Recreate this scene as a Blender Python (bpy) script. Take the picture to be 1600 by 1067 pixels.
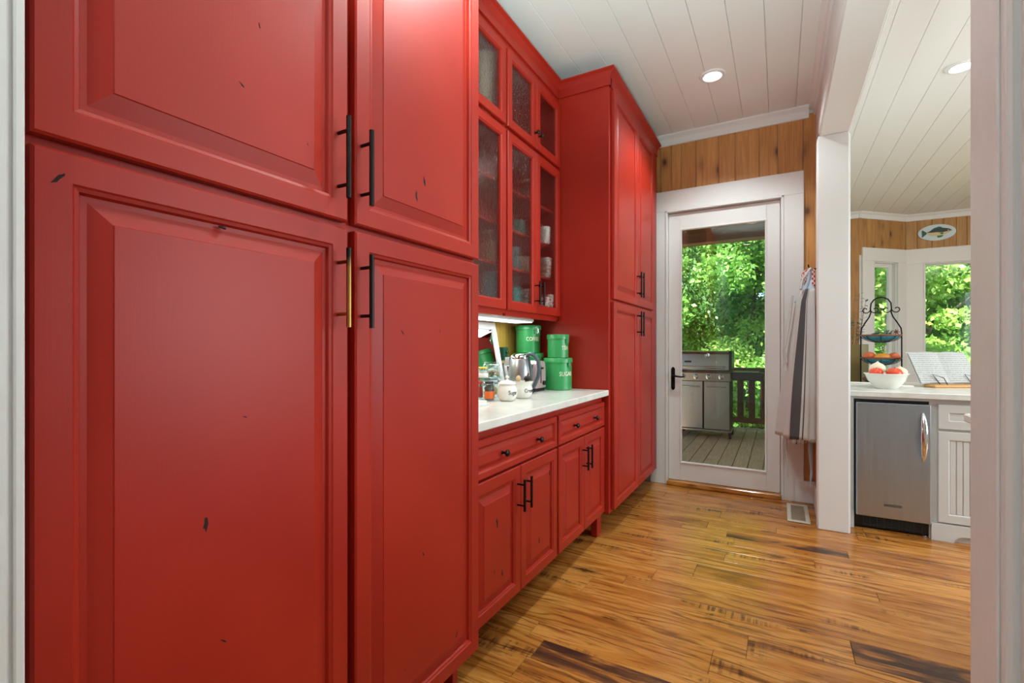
import bpy, bmesh, math, random
import numpy as np
from mathutils import Vector, Matrix
random.seed(7)
for o in list(bpy.data.objects): bpy.data.objects.remove(o, do_unlink=True)
S = bpy.context.scene
C = S.collection
PI = math.pi

# ------------------------------------------------------------------ camera
cam_d = bpy.data.cameras.new('camera'); cam = bpy.data.objects.new('camera', cam_d); C.objects.link(cam)
cam.location = (0, 0, 1.22); cam.rotation_euler = (PI/2, 0, math.radians(29.4))
cam_d.sensor_width = 36; cam_d.lens = 742/1600*36; cam_d.shift_y = 8.5/1600; cam_d.clip_start = .02
S.camera = cam
# ------------------------------------------------------------------ world, sun, lights, exposure
S.view_settings.view_transform = 'Standard'; S.view_settings.look = 'None'
S.view_settings.exposure = 0.0; S.view_settings.gamma = 1; S.view_settings.use_curve_mapping = False
W = bpy.data.worlds.new('sky'); S.world = W; W.use_nodes = True
wn = W.node_tree.nodes; wl = W.node_tree.links
sky = wn.new('ShaderNodeTexSky'); sky.sky_type = 'HOSEK_WILKIE'; sky.turbidity = 4.0
sky.sun_direction = (0.2, -0.6, 0.77)
wl.new(sky.outputs[0], wn['Background'].inputs[0]); wn['Background'].inputs[1].default_value = 8.0
def light(name, kind, loc, rot, energy, color=(1,1,1), **kw):
    d = bpy.data.lights.new(name, kind); d.energy = energy; d.color = color
    for k, v in kw.items(): setattr(d, k, v)
    o = bpy.data.objects.new(name, d); C.objects.link(o); o.location = loc; o.rotation_euler = rot
    return o
light('sun', 'SUN', (0,-10,20), (math.radians(38), 0, math.radians(-14)), 20.0, (1,.95,.86), angle=math.radians(1.5))
# daylight falling through the kitchen's big side window (outside the frame, on the right-hand wall)
light('kitchen_window_daylight', 'AREA', (4.54, 3.2, 1.75), (0, PI/2, 0), 145, (.89,.97,1), shape='RECTANGLE', size=1.9, size_y=3.2)
# added fill lamps, aimed up so the white ceilings brighten hall and kitchen
light('hall_ceiling_fill', 'SPOT', (-.36, .5, 1.75), (PI-.55, 0, 0), 285, (.76,1,1), spot_size=1.8, spot_blend=.9, shadow_soft_size=.15)
light('kitchen_ceiling_fill', 'SPOT', (2.3, 3.6, 1.9), (PI, 0, 0), 30, (.88,.96,1), spot_size=2.3, spot_blend=.8, shadow_soft_size=.1)

# ------------------------------------------------------------------ helpers
WORLD = {}
def lin(c):
    return tuple(((x/255)/12.92 if x/255 <= .04045 else ((x/255+.055)/1.055)**2.4) for x in c[:3]) + (1,)
class N:                                            # tiny node helper
    def __init__(s, name):
        s.m = bpy.data.materials.new(name); s.m.use_nodes = True
        s.t = s.m.node_tree; s.p = s.t.nodes['Principled BSDF']; s.out = s.t.nodes['Material Output']
    def n(s, typ, ins=None, **props):
        nd = s.t.nodes.new('ShaderNode' + typ)
        for k, v in props.items(): setattr(nd, k, v)
        for k, v in (ins or {}).items():
            if hasattr(v, 'is_output'): s.t.links.new(v, nd.inputs[k])
            else: nd.inputs[k].default_value = v
        return nd
    def l(s, a, b): s.t.links.new(a, b)
    def set(s, **kw):
        for k, v in kw.items():
            k = {'color':'Base Color','rough':'Roughness','metal':'Metallic','spec':'Specular IOR Level','emit':'Emission Color','estr':'Emission Strength','trans':'Transmission Weight','ior':'IOR','coat':'Coat Weight','normal':'Normal','sub':'Subsurface Weight'}[k]
            if hasattr(v, 'is_output'): s.l(v, s.p.inputs[k])
            else: s.p.inputs[k].default_value = v
        return s
    def coords(s, scale=(1,1,1), rnd=0.0, kind='Object'):
        tc = s.n('TexCoord'); mp = s.n('Mapping', {'Vector': tc.outputs[kind], 'Scale': scale})
        if rnd:
            oi = s.n('ObjectInfo'); mu = s.n('Math', {0: oi.outputs['Random'], 1: rnd}, operation='MULTIPLY')
            cb = s.n('CombineXYZ', {0: mu.outputs[0], 1: mu.outputs[0], 2: mu.outputs[0]})
            s.l(cb.outputs[0], mp.inputs['Location'])
        return mp.outputs[0]
    def noise(s, vec, scale=5, detail=4, rough=.5, dist=0):
        return s.n('TexNoise', {'Vector': vec, 'Scale': scale, 'Detail': detail, 'Roughness': rough, 'Distortion': dist}).outputs[0]
    def ramp(s, fac, stops):
        r = s.n('ValToRGB', {0: fac}); e = r.color_ramp.elements
        while len(e) < len(stops): e.new(.5)
        for el, (p, c) in zip(e, stops): el.position = p; el.color = c
        return r.outputs[0]
    def mix(s, fac, a, b, mode='MIX'):
        m = s.n('Mix', data_type='RGBA', blend_type=mode)
        for i, v in ((0, fac), (6, a), (7, b)):
            if hasattr(v, 'is_output'): s.l(v, m.inputs[i])
            else: m.inputs[i].default_value = v
        return m.outputs[2]
    def bump(s, h, strength=.3, dist=.01):
        return s.n('Bump', {'Height': h, 'Strength': strength, 'Distance': dist}).outputs[0]
def plain(name, col, rough=.5, metal=0, **kw):
    return N(name).set(color=lin(col), rough=rough, metal=metal, **kw).m
def bw(v): return (v, v, v, 1)

M = {}
# red cabinet paint: brushed, satin
n = N('red_paint'); v = n.coords((1,1,1)); g = n.noise(n.coords((40,40,3)), 6, 3)
w1 = n.noise(v, 2.2, 2)
n.set(color=n.ramp(w1, [(.3, lin((156,32,19))), (.7, lin((168,40,24)))]), rough=.40, spec=.32, normal=n.bump(g, .06, .002)); M['red'] = n.m
n = N('white_trim'); g = n.noise(n.coords((60,60,2.5)), 5, 4)
n.set(color=lin((228,228,226)), rough=.38, normal=n.bump(g, .12, .003)); M['white'] = n.m
n = N('brushed_gloss_white'); g = n.noise(n.coords((90,90,3)), 4, 5, .65)
n.set(color=lin((226,228,226)), rough=.27, normal=n.bump(g, .35, .004)); M['gloss_white'] = n.m
n = N('ceiling_white'); g = n.noise(n.coords((8,1,8)), 4, 3)
n.set(color=lin((230,230,226)), rough=.6, normal=n.bump(g, .05, .002)); M['ceiling'] = n.m
M['white_cab'] = plain('white_cabinet_paint', (206,205,200), .42)
M['wall_white'] = plain('white_wall_paint', (222,222,219), .6)
# worn oak plank floor
n = N('oak_floor')
oi = n.n('ObjectInfo').outputs['Random']
wob = n.noise(n.coords((.8, 5, 1), 37), 1.5, 4, .55, 1.0)
fine = n.noise(n.coords((2.2, 48, 1), 91), 2.2, 5, .62, .6)
rings = n.n('TexWave', {'Vector': n.coords((.42, 1.7, 1), 53), 'Scale': 4.2, 'Distortion': 14.0, 'Detail': 3.0, 'Detail Scale': .8, 'Detail Roughness': .55}, wave_type='BANDS', bands_direction='Y').outputs[1]
base = n.ramp(wob, [(.28, lin((124,70,26))), (.42, lin((180,114,46))), (.55, lin((204,142,70))), (.70, lin((186,116,46))), (.85, lin((146,84,32)))])
base = n.mix(n.ramp(oi, [(0, bw(0)), (.6, bw(.04)), (.85, bw(.3)), (1, bw(.5))]), base, lin((150,88,38)))
ringmask = n.ramp(n.noise(n.coords((.7, 3, 1), 61), 1.7, 2), [(.42, bw(0)), (.6, bw(.75))])
rf = n.n('Math', {0: n.ramp(rings, [(0, bw(1)), (.14, bw(.5)), (.36, bw(0))]), 1: ringmask}, operation='MULTIPLY').outputs[0]
base = n.mix(rf, base, lin((96,50,16)))
base = n.mix(n.ramp(fine, [(.34, bw(.8)), (.46, bw(0))]), base, lin((92,48,18)))
kn = n.n('TexVoronoi', {'Vector': n.coords((.9, 2.2, 1), 17), 'Scale': 1.9, 'Randomness': 1.0}).outputs[0]
kn2 = n.mix(.3, kn, n.noise(n.coords((4, 14, 1), 11), 4, 4, .65), 'ADD')
base = n.mix(n.ramp(kn2, [(.20, bw(.85)), (.25, bw(.4)), (.34, bw(0))]), base, lin((54,30,16)))
patch = n.noise(n.coords((.9, 3.2, 1), 71), 1.5, 5, .65, .8)
saw = n.noise(n.coords((22, .9, 1), 29), 2.4, 3, .6, .3)
pm = n.ramp(patch, [(.57, bw(0)), (.64, bw(.8))])
sm = n.n('Math', {0: pm, 1: n.ramp(saw, [(.40, bw(1)), (.56, bw(.12))])}, operation='MULTIPLY').outputs[0]
base = n.mix(sm, base, lin((66,38,24)))
rr = n.ramp(fine, [(.3, bw(.28)), (.6, bw(.14))])
hh = n.mix(.5, fine, wob)
n.set(color=base, rough=rr, normal=n.bump(hh, .18, .004)); M['floor'] = n.m
n = N('dark_oak_plank')
fine = n.noise(n.coords((2.2, 46, 1), 91), 3, 5, .6, .6); wob = n.noise(n.coords((1.2, 6, 1), 7), 2, 4, .6, .8)
b = n.ramp(wob, [(.40, lin((62,38,26))), (.50, lin((110,68,38))), (.58, lin((176,112,48)))])
b = n.mix(n.ramp(fine, [(.36, bw(.7)), (.5, bw(0))]), b, lin((30,16,10)))
n.set(color=b, rough=.3, normal=n.bump(fine, .25, .004)); M['floor_dark'] = n.m
# knotty pine
def pine(name, a, b2, d, axis='z'):
    n = N(name); sc = (5, 5, .55)
    g = n.noise(n.coords((7,7,.5), 43), 3, 4, .55, 1.0)
    f = n.noise(n.coords((60,60,1.2), 13), 3, 3)
    oi = n.n('ObjectInfo').outputs['Random']
    base = n.ramp(g, [(.3, lin(b2)), (.6, lin(a))])
    base = n.mix(n.ramp(oi, [(0, bw(0)), (1, bw(.45))]), base, lin(b2))
    k = n.n('TexVoronoi', {'Vector': n.coords((5.5,5.5,3.0), 29), 'Scale': 1.0, 'Randomness': 1.0}).outputs[0]
    base = n.mix(n.ramp(k, [(.075, bw(.95)), (.11, bw(.55)), (.19, bw(.22)), (.34, bw(0))]), base, lin(d))
    base = n.mix(n.ramp(f, [(.35, bw(.28)), (.5, bw(0))]), base, lin(d))
    n.set(color=base, rough=.45, normal=n.bump(f, .1, .002)); return n.m
M['pine'] = pine('knotty_pine', (212,154,88), (186,124,62), (80,42,20))
M['pine_pale'] = pine('pale_knotty_pine', (192,146,88), (168,120,66), (84,50,26))
M['pine_yellow'] = pine('yellow_knotty_pine', (190,158,70), (164,128,48), (80,56,22))
M['bronze'] = plain('dark_bronze', (46,40,38), .34, .85)
n = N('brass_bronze_gradient'); zz = n.n('SeparateXYZ', {0: n.n('TexCoord').outputs['Generated']}).outputs[2]  # brass tone along the bar, dark bronze towards its top
n.set(color=n.ramp(zz, [(.3, lin((168,124,64))), (.74, lin((150,108,58))), (.9, lin((48,42,38)))]), rough=.32, metal=.9); M['brass'] = n.m
M['nick'] = plain('bare_dark_wood', (40,14,12), .9)
n = N('quartz'); g = n.noise(n.coords((1,1,1)), 7, 6, .65, .8)
n.set(color=n.ramp(g, [(.35, lin((214,212,202))), (.6, lin((226,225,219)))]), rough=.22); M['quartz'] = n.m
# glass
def glass(name, tint, rough=0.0, bump=None, solid=.0):
    n = N(name); t = n.t; t.nodes.remove(n.p)
    nor = None
    if bump:
        h = n.noise(n.coords((1,1,.45)), bump[0], 3, .6); h2 = n.n('TexVoronoi', {'Vector': n.coords((1,1,.7)), 'Scale': bump[0]*1.6}).outputs[0]
        hm = n.mix(.5, h, h2); nor = n.bump(hm, bump[1], bump[2])
    tr = n.n('BsdfTransparent', {'Color': tint}); gl = n.n('BsdfGlossy', {'Color': (1,1,1,1), 'Roughness': rough})
    bf = n.n('NewGeometry').outputs['Backfacing']; iv = n.n('Math', {0: bf, 1: -.8333, 2: 1.5}, operation='MULTIPLY_ADD').outputs[0]   # thin pane: same reflectance from both sides
    fr = n.n('Fresnel', {'IOR': iv})
    if nor:
        n.l(nor, gl.inputs['Normal']); n.l(nor, fr.inputs['Normal'])
        rf = n.n('BsdfRefraction', {'Color': tint, 'Roughness': .02, 'IOR': 1.06}); n.l(nor, rf.inputs['Normal'])
        mm = n.n('MixShader', {0: .6, 1: tr.outputs[0], 2: rf.outputs[0]}); body = mm.outputs[0]
    else: body = tr.outputs[0]
    ms = n.n('MixShader', {0: fr.outputs[0], 1: body, 2: gl.outputs[0]}); n.l(ms.outputs[0], n.out.inputs[0]); return n.m
M['pane'] = glass('clear_window_glass', (.93,.96,.94,1))
M['seeded'] = glass('seeded_cabinet_glass', (.93,.95,.95,1), .03, (60, .9, .005))
M['jar_glass'] = glass('jar_glass', (.9,.96,.95,1), .03)
M['mirror'] = plain('mirror_silver', (225,228,228), .02, 1.0)
n = N('brushed_steel'); g = n.noise(n.coords((1.5,1.5,90)), 4, 3)
n.set(color=lin((176,177,178)), rough=.3, metal=1.0, normal=n.bump(g, .05, .001)); n.p.inputs['Anisotropic'].default_value = .6; M['steel'] = n.m
n = N('brushed_appliance_steel'); g = n.noise(n.coords((140,140,1.2)), 4, 3); w2 = n.noise(n.coords((5,1,.7)), 1.6, 2)
n.set(color=lin((174,184,194)), rough=.32, metal=1.0, normal=n.bump(n.mix(.93, g, w2), .35, .03)); M['fridge_steel'] = n.m
M['chrome'] = plain('polished_chrome', (214,216,218), .09, 1.0)
M['black'] = plain('black_plastic', (16,16,18), .4)
M['iron'] = plain('black_wrought_iron', (24,22,22), .5, .6)
M['green_tin'] = plain('green_enamel_tin', (54,152,84), .3)
M['green_dark'] = plain('dark_green_tin', (22,70,54), .4)
M['cream_print'] = plain('cream_lettering', (240,236,214), .6)
M['ceramic'] = plain('white_ceramic', (232,229,220), .2)
M['ink'] = plain('dark_grey_lettering', (52,50,52), .6)
M['slate_plastic'] = plain('blue_grey_plastic', (64,82,88), .35)
def emis(name, col, s):
    n = N(name); n.set(color=bw(.8), emit=tuple(col)+(1,), estr=s); return n.m
M['lamp'] = emis('lamp_glow', (1,.97,.92), 14)
M['strip'] = emis('under_cabinet_led', (.92,1,.95), 2.5)
M['amber'] = emis('amber_bulb', (1,.62,.12), 60)
M['porch_bulb'] = emis('porch_lamp_glow', (1,.8,.5), 3)
n = N('weathered_deck'); g = n.noise(n.coords((30,2,30), 31), 3, 4); oi = n.n('ObjectInfo').outputs['Random']
b = n.ramp(g, [(.3, lin((178,148,112))), (.65, lin((208,182,146)))]); b = n.mix(n.ramp(oi, [(0, bw(0)), (1, bw(.4))]), b, lin((146,120,96)))
n.set(color=b, rough=.7, normal=n.bump(g, .2, .004)); M['deck'] = n.m
n = N('brown_stained_wood'); g = n.noise(n.coords((6,6,6)), 6, 4)
n.set(color=n.ramp(g, [(.3, lin((92,66,46))), (.7, lin((120,88,62)))]), rough=.6); M['brown'] = n.m
n = N('dark_porch_wood'); g = n.noise(n.coords((2,20,20)), 3, 4)
n.set(color=n.ramp(g, [(.3, lin((78,52,30))), (.7, lin((104,72,42)))]), rough=.6); M['porch'] = n.m
def leafmat(name, cols, tr=.45):
    n = N(name); gm = n.n('NewGeometry').outputs['Random Per Island']
    c = n.ramp(gm, [(i/(len(cols)-1), lin(k)) for i, k in enumerate(cols)])
    t = n.n('BsdfTranslucent', {'Color': c}); n.set(color=c, rough=.45)
    ms = n.n('MixShader', {0: tr, 1: n.p.outputs[0], 2: t.outputs[0]}); n.l(ms.outputs[0], n.out.inputs[0]); return n.m
M['leaf_a'] = leafmat('broad_leaf', [(84,140,58),(124,178,82),(158,204,108),(108,164,70)])
M['leaf_b'] = leafmat('bright_leaf', [(136,184,84),(174,212,108),(200,226,136),(150,196,92)])
M['leaf_c'] = leafmat('deep_leaf', [(66,118,62),(96,148,82),(126,172,106),(80,130,66)])
M['bark'] = plain('grey_bark', (92,82,70), .9)
n = N('grass'); g = n.noise(n.coords(), 3, 5, .6)
n.set(color=n.ramp(g, [(.3, lin((74,122,48))), (.7, lin((136,172,84)))]), rough=.9); M['grass'] = n.m

class MB:
    """collects shapes, then build() links them as one mesh object"""
    def __init__(s): s.v = []; s.f = []; s.uv = {}
    def add(s, vs, fs):
        b = len(s.v); s.v += [tuple(p) for p in vs]; s.f += [[b+i for i in f] for f in fs]; return s
    def box(s, x0, x1, y0, y1, z0, z1, bev=0.0, xf=None):
        if x0 > x1: x0, x1 = x1, x0
        if y0 > y1: y0, y1 = y1, y0
        if z0 > z1: z0, z1 = z1, z0
        bev = min(bev, (x1-x0)*.45, (y1-y0)*.45, (z1-z0)*.45)
        bm = bmesh.new(); bmesh.ops.create_cube(bm, size=1)
        for v in bm.verts: v.co = Vector(((x0+x1)/2+v.co.x*(x1-x0), (y0+y1)/2+v.co.y*(y1-y0), (z0+z1)/2+v.co.z*(z1-z0)))
        if bev > 0: bmesh.ops.bevel(bm, geom=bm.edges[:], offset=bev, segments=1, affect='EDGES')
        bm.verts.index_update()
        s.add([(xf(v.co) if xf else v.co) for v in bm.verts], [[v.index for v in f.verts] for f in bm.faces]); bm.free(); return s
    def lathe(s, c, prof, seg=24, cap=True):           # prof: (r, z) bottom to top, about the vertical through c
        vs = []; fs = []
        for r, z in prof:
            for k in range(seg):
                a = 2*PI*k/seg; vs.append((c[0]+r*math.cos(a), c[1]+r*math.sin(a), c[2]+z))
        for i in range(len(prof)-1):
            for k in range(seg):
                k2 = (k+1) % seg; fs.append([i*seg+k, i*seg+k2, (i+1)*seg+k2, (i+1)*seg+k])
        if cap: fs.append(list(range(seg))[::-1]); fs.append([(len(prof)-1)*seg+k for k in range(seg)])
        return s.add(vs, fs)
    def tube(s, pts, r, seg=8, closed=False):
        pts = [Vector(p) for p in pts]; rs = r if isinstance(r, (list, tuple)) else [r]*len(pts)
        vs = []; fs = []; up = None; n = len(pts)
        for i, p in enumerate(pts):
            d = (pts[(i+1) % n]-pts[i-1]) if closed else (pts[min(i+1, n-1)]-pts[max(i-1, 0)])
            d.normalize()
            if up is None:
                up = Vector((0,0,1)) if abs(d.z) < .9 else Vector((1,0,0))
            a = d.cross(up); a.normalize(); b = a.cross(d); up = b
            for k in range(seg):
                t = 2*PI*k/seg; vs.append(p + a*math.cos(t)*rs[i] + b*math.sin(t)*rs[i])
        for i in range(n if closed else n-1):
            j = (i+1) % n
            for k in range(seg):
                k2 = (k+1) % seg; fs.append([i*seg+k, i*seg+k2, j*seg+k2, j*seg+k])
        if not closed: fs.append(list(range(seg))[::-1]); fs.append([(n-1)*seg+k for k in range(seg)])
        return s.add(vs, fs)
    def rings(s, fn, u0, u1, v0, v1, prof, capA=True, capB=True):   # concentric rectangles: (inset, depth)
        vs = []; fs = []
        for i, d in prof:
            vs += [fn(u0+i, v0+i, d), fn(u1-i, v0+i, d), fn(u1-i, v1-i, d), fn(u0+i, v1-i, d)]
        for k in range(len(prof)-1):
            for j in range(4):
                j2 = (j+1) % 4; fs.append([k*4+j, k*4+j2, (k+1)*4+j2, (k+1)*4+j])
        if capA: fs.append([3,2,1,0])
        if capB: b = (len(prof)-1)*4; fs.append([b,b+1,b+2,b+3])
        return s.add(vs, fs)
    def prism(s, poly, fn, d0, d1):                     # 2-D outline extruded between depths
        k = len(poly); vs = [fn(u, v, d0) for u, v in poly] + [fn(u, v, d1) for u, v in poly]
        fs = [list(range(k))[::-1], list(range(k, 2*k))] + [[i, (i+1) % k, k+(i+1) % k, k+i] for i in range(k)]
        return s.add(vs, fs)
    def ball(s, c, r, su=14, sv=9, sq=(1,1,1), jit=0):
        prof = []; vs = []; fs = []
        for i in range(sv+1):
            t = -PI/2 + PI*i/sv
            for k in range(su):
                a = 2*PI*k/su; q = 1+random.uniform(-jit, jit)
                vs.append((c[0]+r*sq[0]*q*math.cos(t)*math.cos(a), c[1]+r*sq[1]*q*math.cos(t)*math.sin(a), c[2]+r*sq[2]*q*math.sin(t)))
        for i in range(sv):
            for k in range(su):
                k2 = (k+1) % su; fs.append([i*su+k, i*su+k2, (i+1)*su+k2, (i+1)*su+k])
        return s.add(vs, fs)
    def build(s, name, mat, parent=None, smooth=None, origin=None, flip=True):
        me = bpy.data.meshes.new(name)
        a = np.array([tuple(p) for p in s.v]); lo, hi = a.min(0), a.max(0)
        o_ = Vector(origin) if origin else Vector(((lo[0]+hi[0])/2, (lo[1]+hi[1])/2, (lo[2]+hi[2])/2 if parent else lo[2]))
        me.from_pydata((a - np.array(o_)).tolist(), [], s.f)
        bm = bmesh.new(); bm.from_mesh(me)
        bmesh.ops.remove_doubles(bm, verts=bm.verts, dist=1e-5)
        if flip: bmesh.ops.recalc_face_normals(bm, faces=bm.faces)
        bm.to_mesh(me); bm.free()
        if smooth is not None:
            for p in me.polygons: p.use_smooth = True
            me.set_sharp_from_angle(angle=math.radians(smooth))
        me.materials.append(M[mat] if isinstance(mat, str) else mat)
        return link(name, me, o_, parent)
def link(name, data, wloc, parent=None):
    o = bpy.data.objects.new(name, data); C.objects.link(o)
    WORLD[o.name] = Vector(wloc)
    if parent: o.parent = parent; o.location = Vector(wloc)-WORLD[parent.name]
    else: o.location = wloc
    return o
def tag(o, label, cat, group=None, kind=None):
    o['label'] = label; o['category'] = cat
    if group: o['group'] = group
    if kind: o['kind'] = kind
    return o
def thing(name, loc, label, cat, group=None, kind=None):
    return tag(link(name, None, loc), label, cat, group, kind)
def text_mesh(txt, size, depth=.0008, shear=0):
    cu = bpy.data.curves.new('t', 'FONT'); cu.body = txt; cu.size = size; cu.extrude = depth; cu.align_x = 'CENTER'; cu.align_y = 'CENTER'; cu.resolution_u = 2; cu.shear = shear
    o = bpy.data.objects.new('t', cu); C.objects.link(o); bpy.context.view_layer.update()
    me = bpy.data.meshes.new_from_object(o.evaluated_get(bpy.context.evaluated_depsgraph_get()))
    vs = [tuple(v.co) for v in me.vertices]; fs = [list(p.vertices) for p in me.polygons]
    bpy.data.objects.remove(o); bpy.data.meshes.remove(me); bpy.data.curves.remove(cu); return vs, fs
def wrap_text(parent, txt, size, c, r, ang, z, mat, xs=1.0, shear=0, name='lettering'):
    vs, fs = text_mesh(txt, size, shear=shear); mb = MB()
    # text reads left to right seen from outside
    out = []
    for x, y, d in vs:
        a = ang + x*xs/r; rr = r + d + .0006
        out.append((c[0]+rr*math.cos(a), c[1]+rr*math.sin(a), z+y))
    mb.add(out, fs); return mb.build(name, mat, parent)

# ------------------------------------------------------------------ setting: floor
CEIL = 3.10; WY = 4.38
floor = MB().box(-1.7, 4.7, -3.1, 4.50, -.15, -.022).box(.45, 4.7, 4.50, 9.0, -.15, -.002)
floor = tag(floor.build('floor', 'floor'), 'worn honey oak plank floor running across the hall', 'floor', kind='structure')
rng = random.Random(21)
y = -.6; rows = []
while y < WY+.02:
    w = rng.choice([.11, .13, .15, .17]); rows.append((y, min(y+w, WY+.05))); y += w
DARKS = ((-.855, -.20, 1.72), (.255, 1.05, 2.36), (-.30, .35, 3.40))                    # dark boards seen in the photograph
for ri, (y0, y1) in enumerate(rows):
    cuts = [-1.62]; x = -1.62 - rng.uniform(0, .9)
    while x < 2.9:
        x += rng.uniform(.8, 1.9)
        if -1.5 < x < 2.8: cuts.append(x)
    cuts.append(2.9)
    dk_ = [d for d in DARKS if y0 < d[2] < y1]
    for d in dk_: cuts = sorted([c_ for c_ in cuts if not d[0]-.25 < c_ < d[1]+.25] + [d[0], d[1]])
    for xa, xb in zip(cuts[:-1], cuts[1:]):
        g = .0006; dz = rng.uniform(-.0010, .0005); dark = any(abs(xa-d[0]) < .001 for d in dk_)
        MB().box(xa+g, xb-g, y0+g, y1-g, -.022, dz, .0014).build('plank', 'floor_dark' if dark else 'floor', floor)
# ------------------------------------------------------------------ setting: ceilings (tongue and groove boards)
ceil = tag(MB().box(-1.7, 4.7, -3.1, 9.0, CEIL+.018, CEIL+.12).build('ceiling', 'ceiling'), 'white painted tongue and groove board ceiling', 'ceiling', kind='structure')
bx = -1.56
for k in range(10):
    x0 = -1.559 + k*.1855; MB().box(x0+.0007, x0+.1855-.0007, -1.2, WY, CEIL, CEIL+.02, .0026).build('ceiling_board', 'ceiling', ceil)
for k in range(13):
    x0 = .385 + k*.1855; cut = [2.0, 3.3, 2.6, 3.72, 2.2, 4.9, 3.1, 5.6, 2.4, 3.9, 5.1, 2.9, 4.2][k]
    MB().box(x0+.0007, x0+.1855-.0007, -1.0, cut-.001, CEIL, CEIL+.02, .0026).build('ceiling_board', 'ceiling', ceil)
    MB().box(x0+.0007, x0+.1855-.0007, cut+.001, 8.8, CEIL, CEIL+.02, .0026).build('ceiling_board', 'ceiling', ceil)
# ------------------------------------------------------------------ setting: walls
def struct(name, mb, mat, label, cat='wall'): return tag(mb.build(name, mat), label, cat, kind='structure')
wl_ = struct('wall_left', MB().box(-1.75, -1.612, .2, 4.5, -.1, CEIL+.05), 'wall_white', 'wall behind the red cabinets with pine splashback boards')
for k in range(10):
    y0 = 1.452 + k*.151
    MB().box(-1.612, -1.60, y0+.001, y0+.150, .95, 1.42, .003).build('pine_board', 'pine_yellow', wl_)
wb = MB().box(-1.7, -.87, WY+.012, WY+.14, -.1, CEIL+.05).box(.008, .26, WY+.012, WY+.14, -.1, CEIL+.05).box(-.87, .008, WY+.012, WY+.14, 2.41, CEIL+.05)
wb = struct('wall_back', wb, 'wall_white', 'back wall with knotty pine boards above the glazed door')
seams = [-1.10, -.987, -.937, -.84, -.758, -.633, -.452, -.323, -.146, -.013, .164]
for a, b in zip(seams[:-1], seams[1:]):
    MB().box(a+.001, b-.001, WY, WY+.014, 2.55, 3.05, .005).build('pine_board', 'pine', wb)
MB().box(.165, .258, WY, WY+.014, .1, 3.05, .003).build('pine_board', 'pine', wb)
# wall stub between hall and kitchen, header beam, near wall
struct('wall_stub', MB().box(.245, .385, 3.80, 4.52, -.1, CEIL+.02).box(.30, .46, 4.51, 8.3, -3, CEIL+.02), 'wall_white', 'short white wall between the glazed door and the kitchen opening')
struct('trim_post', MB().box(.225, .396, 3.783, 3.803, 0, 2.632, .003).box(.2195, .2445, 3.787, 3.875, 0, 2.62, .004).box(.386, .403, 3.788, 3.86, 0, 2.62, .003), 'white', 'white painted end post of the kitchen opening', 'trim')
struct('baseboard_stub', MB().box(.228, .245, 3.875, WY-.002, 0, .17, .004), 'white', 'white baseboard behind the hanging apron', 'baseboard')
struct('trim_header', MB().box(.245, .385, .764, 3.81, 2.645, CEIL+.02).box(.237, .396, .80, 3.783, 2.63, 2.648, .003).box(.2285, .2455, .80, 3.783, 2.64, 2.73, .004).box(.392, .405, .80, 3.79, 2.635, 2.72, .003), 'white', 'white header beam over the kitchen opening', 'trim')
def crown(mb, fn, a, b, h=.09, p=.05):                      # profile (out, down) swept straight along u
    prof = [(0,0),(p,0),(p,-.012),(p*.82,-.02),(p*.5,-.03),(p*.36,-.036),(p*.36,-h+.006),(p*.28,-h),(0,-h)]
    k = len(prof); vs = [fn(a, d, z) for d, z in prof]+[fn(b, d, z) for d, z in prof]
    mb.add(vs, [list(range(k))[::-1], list(range(k, 2*k))]+[[i, (i+1) % k, k+(i+1) % k, k+i] for i in range(k)]); return mb
struct('trim_crown_back', crown(MB(), lambda u, d, z: (u, WY-d, CEIL+z), -1.6, .20), 'white', 'white crown moulding above the pine boards over the door', 'trim')
struct('trim_crown_header', crown(MB(), lambda u, d, z: (.245-d, u, CEIL+z), -1.2, WY, .07, .045), 'white', 'white crown moulding along the header beam', 'trim')
nw = struct('wall_near', MB().box(.225, .385, -3.0, .765, -.1, CEIL+.02), 'wall_white', 'near white wall at the right edge beside the opening')
struct('trim_near_casing', MB().box(.203, .226, .672, .7835, 0, 2.75, .004).box(.2005, .204, .690, .768, 0, 2.75, .0015).box(.215, .396, .764, .7835, 0, 2.64, .003).box(.212, .226, .654, .673, 0, 2.75, .006), 'gloss_white', 'glossy brush-painted white casing at the right edge', 'trim')
struct('wall_near_left', MB().box(-1.75, -.925, -3.0, .226, -.1, CEIL+.02), 'wall_white', 'white wall left of the tall red cabinet')
struct('trim_near_left', MB().box(-.926, -.915, -.15, .235, 0, CEIL, .002).box(-.918, -.908, .2305, .2415, 0, CEIL, .002).box(-.918, -.911, .1, .226, 0, CEIL, .002), 'white', 'white trim strip left of the tall red cabinet', 'trim')
struct('wall_hall_end', MB().box(-1.0, .3, -3.05, -2.95, -.1, CEIL+.02), 'wall_white', 'white end wall of the hall behind the viewer')
struct('wall_kitchen_near', MB().box(.38, 4.7, -3.05, -2.95, -.1, CEIL+.02), 'wall_white', 'near end wall of the kitchen')
wr = MB().box(4.58, 4.7, -3.05, .3, -.1, CEIL+.02).box(4.58, 4.7, 4.9, 8.9, -.1, CEIL+.02).box(4.58, 4.7, .3, 4.9, -.1, .75).box(4.58, 4.7, .3, 4.9, 2.75, CEIL+.02)
struct('wall_kitchen_right', wr, 'wall_white', 'kitchen side wall with a wide window')
wk = tag(MB().box(4.62, 4.66, .3, 4.9, .75, .83).box(4.62, 4.66, .3, 4.9, 2.67, 2.75).box(4.62, 4.66, 1.8, 1.86, .75, 2.75).box(4.62, 4.66, 3.3, 3.36, .75, 2.75).build('window_1', 'white'), 'wide kitchen side window', 'window', kind='structure')
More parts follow.
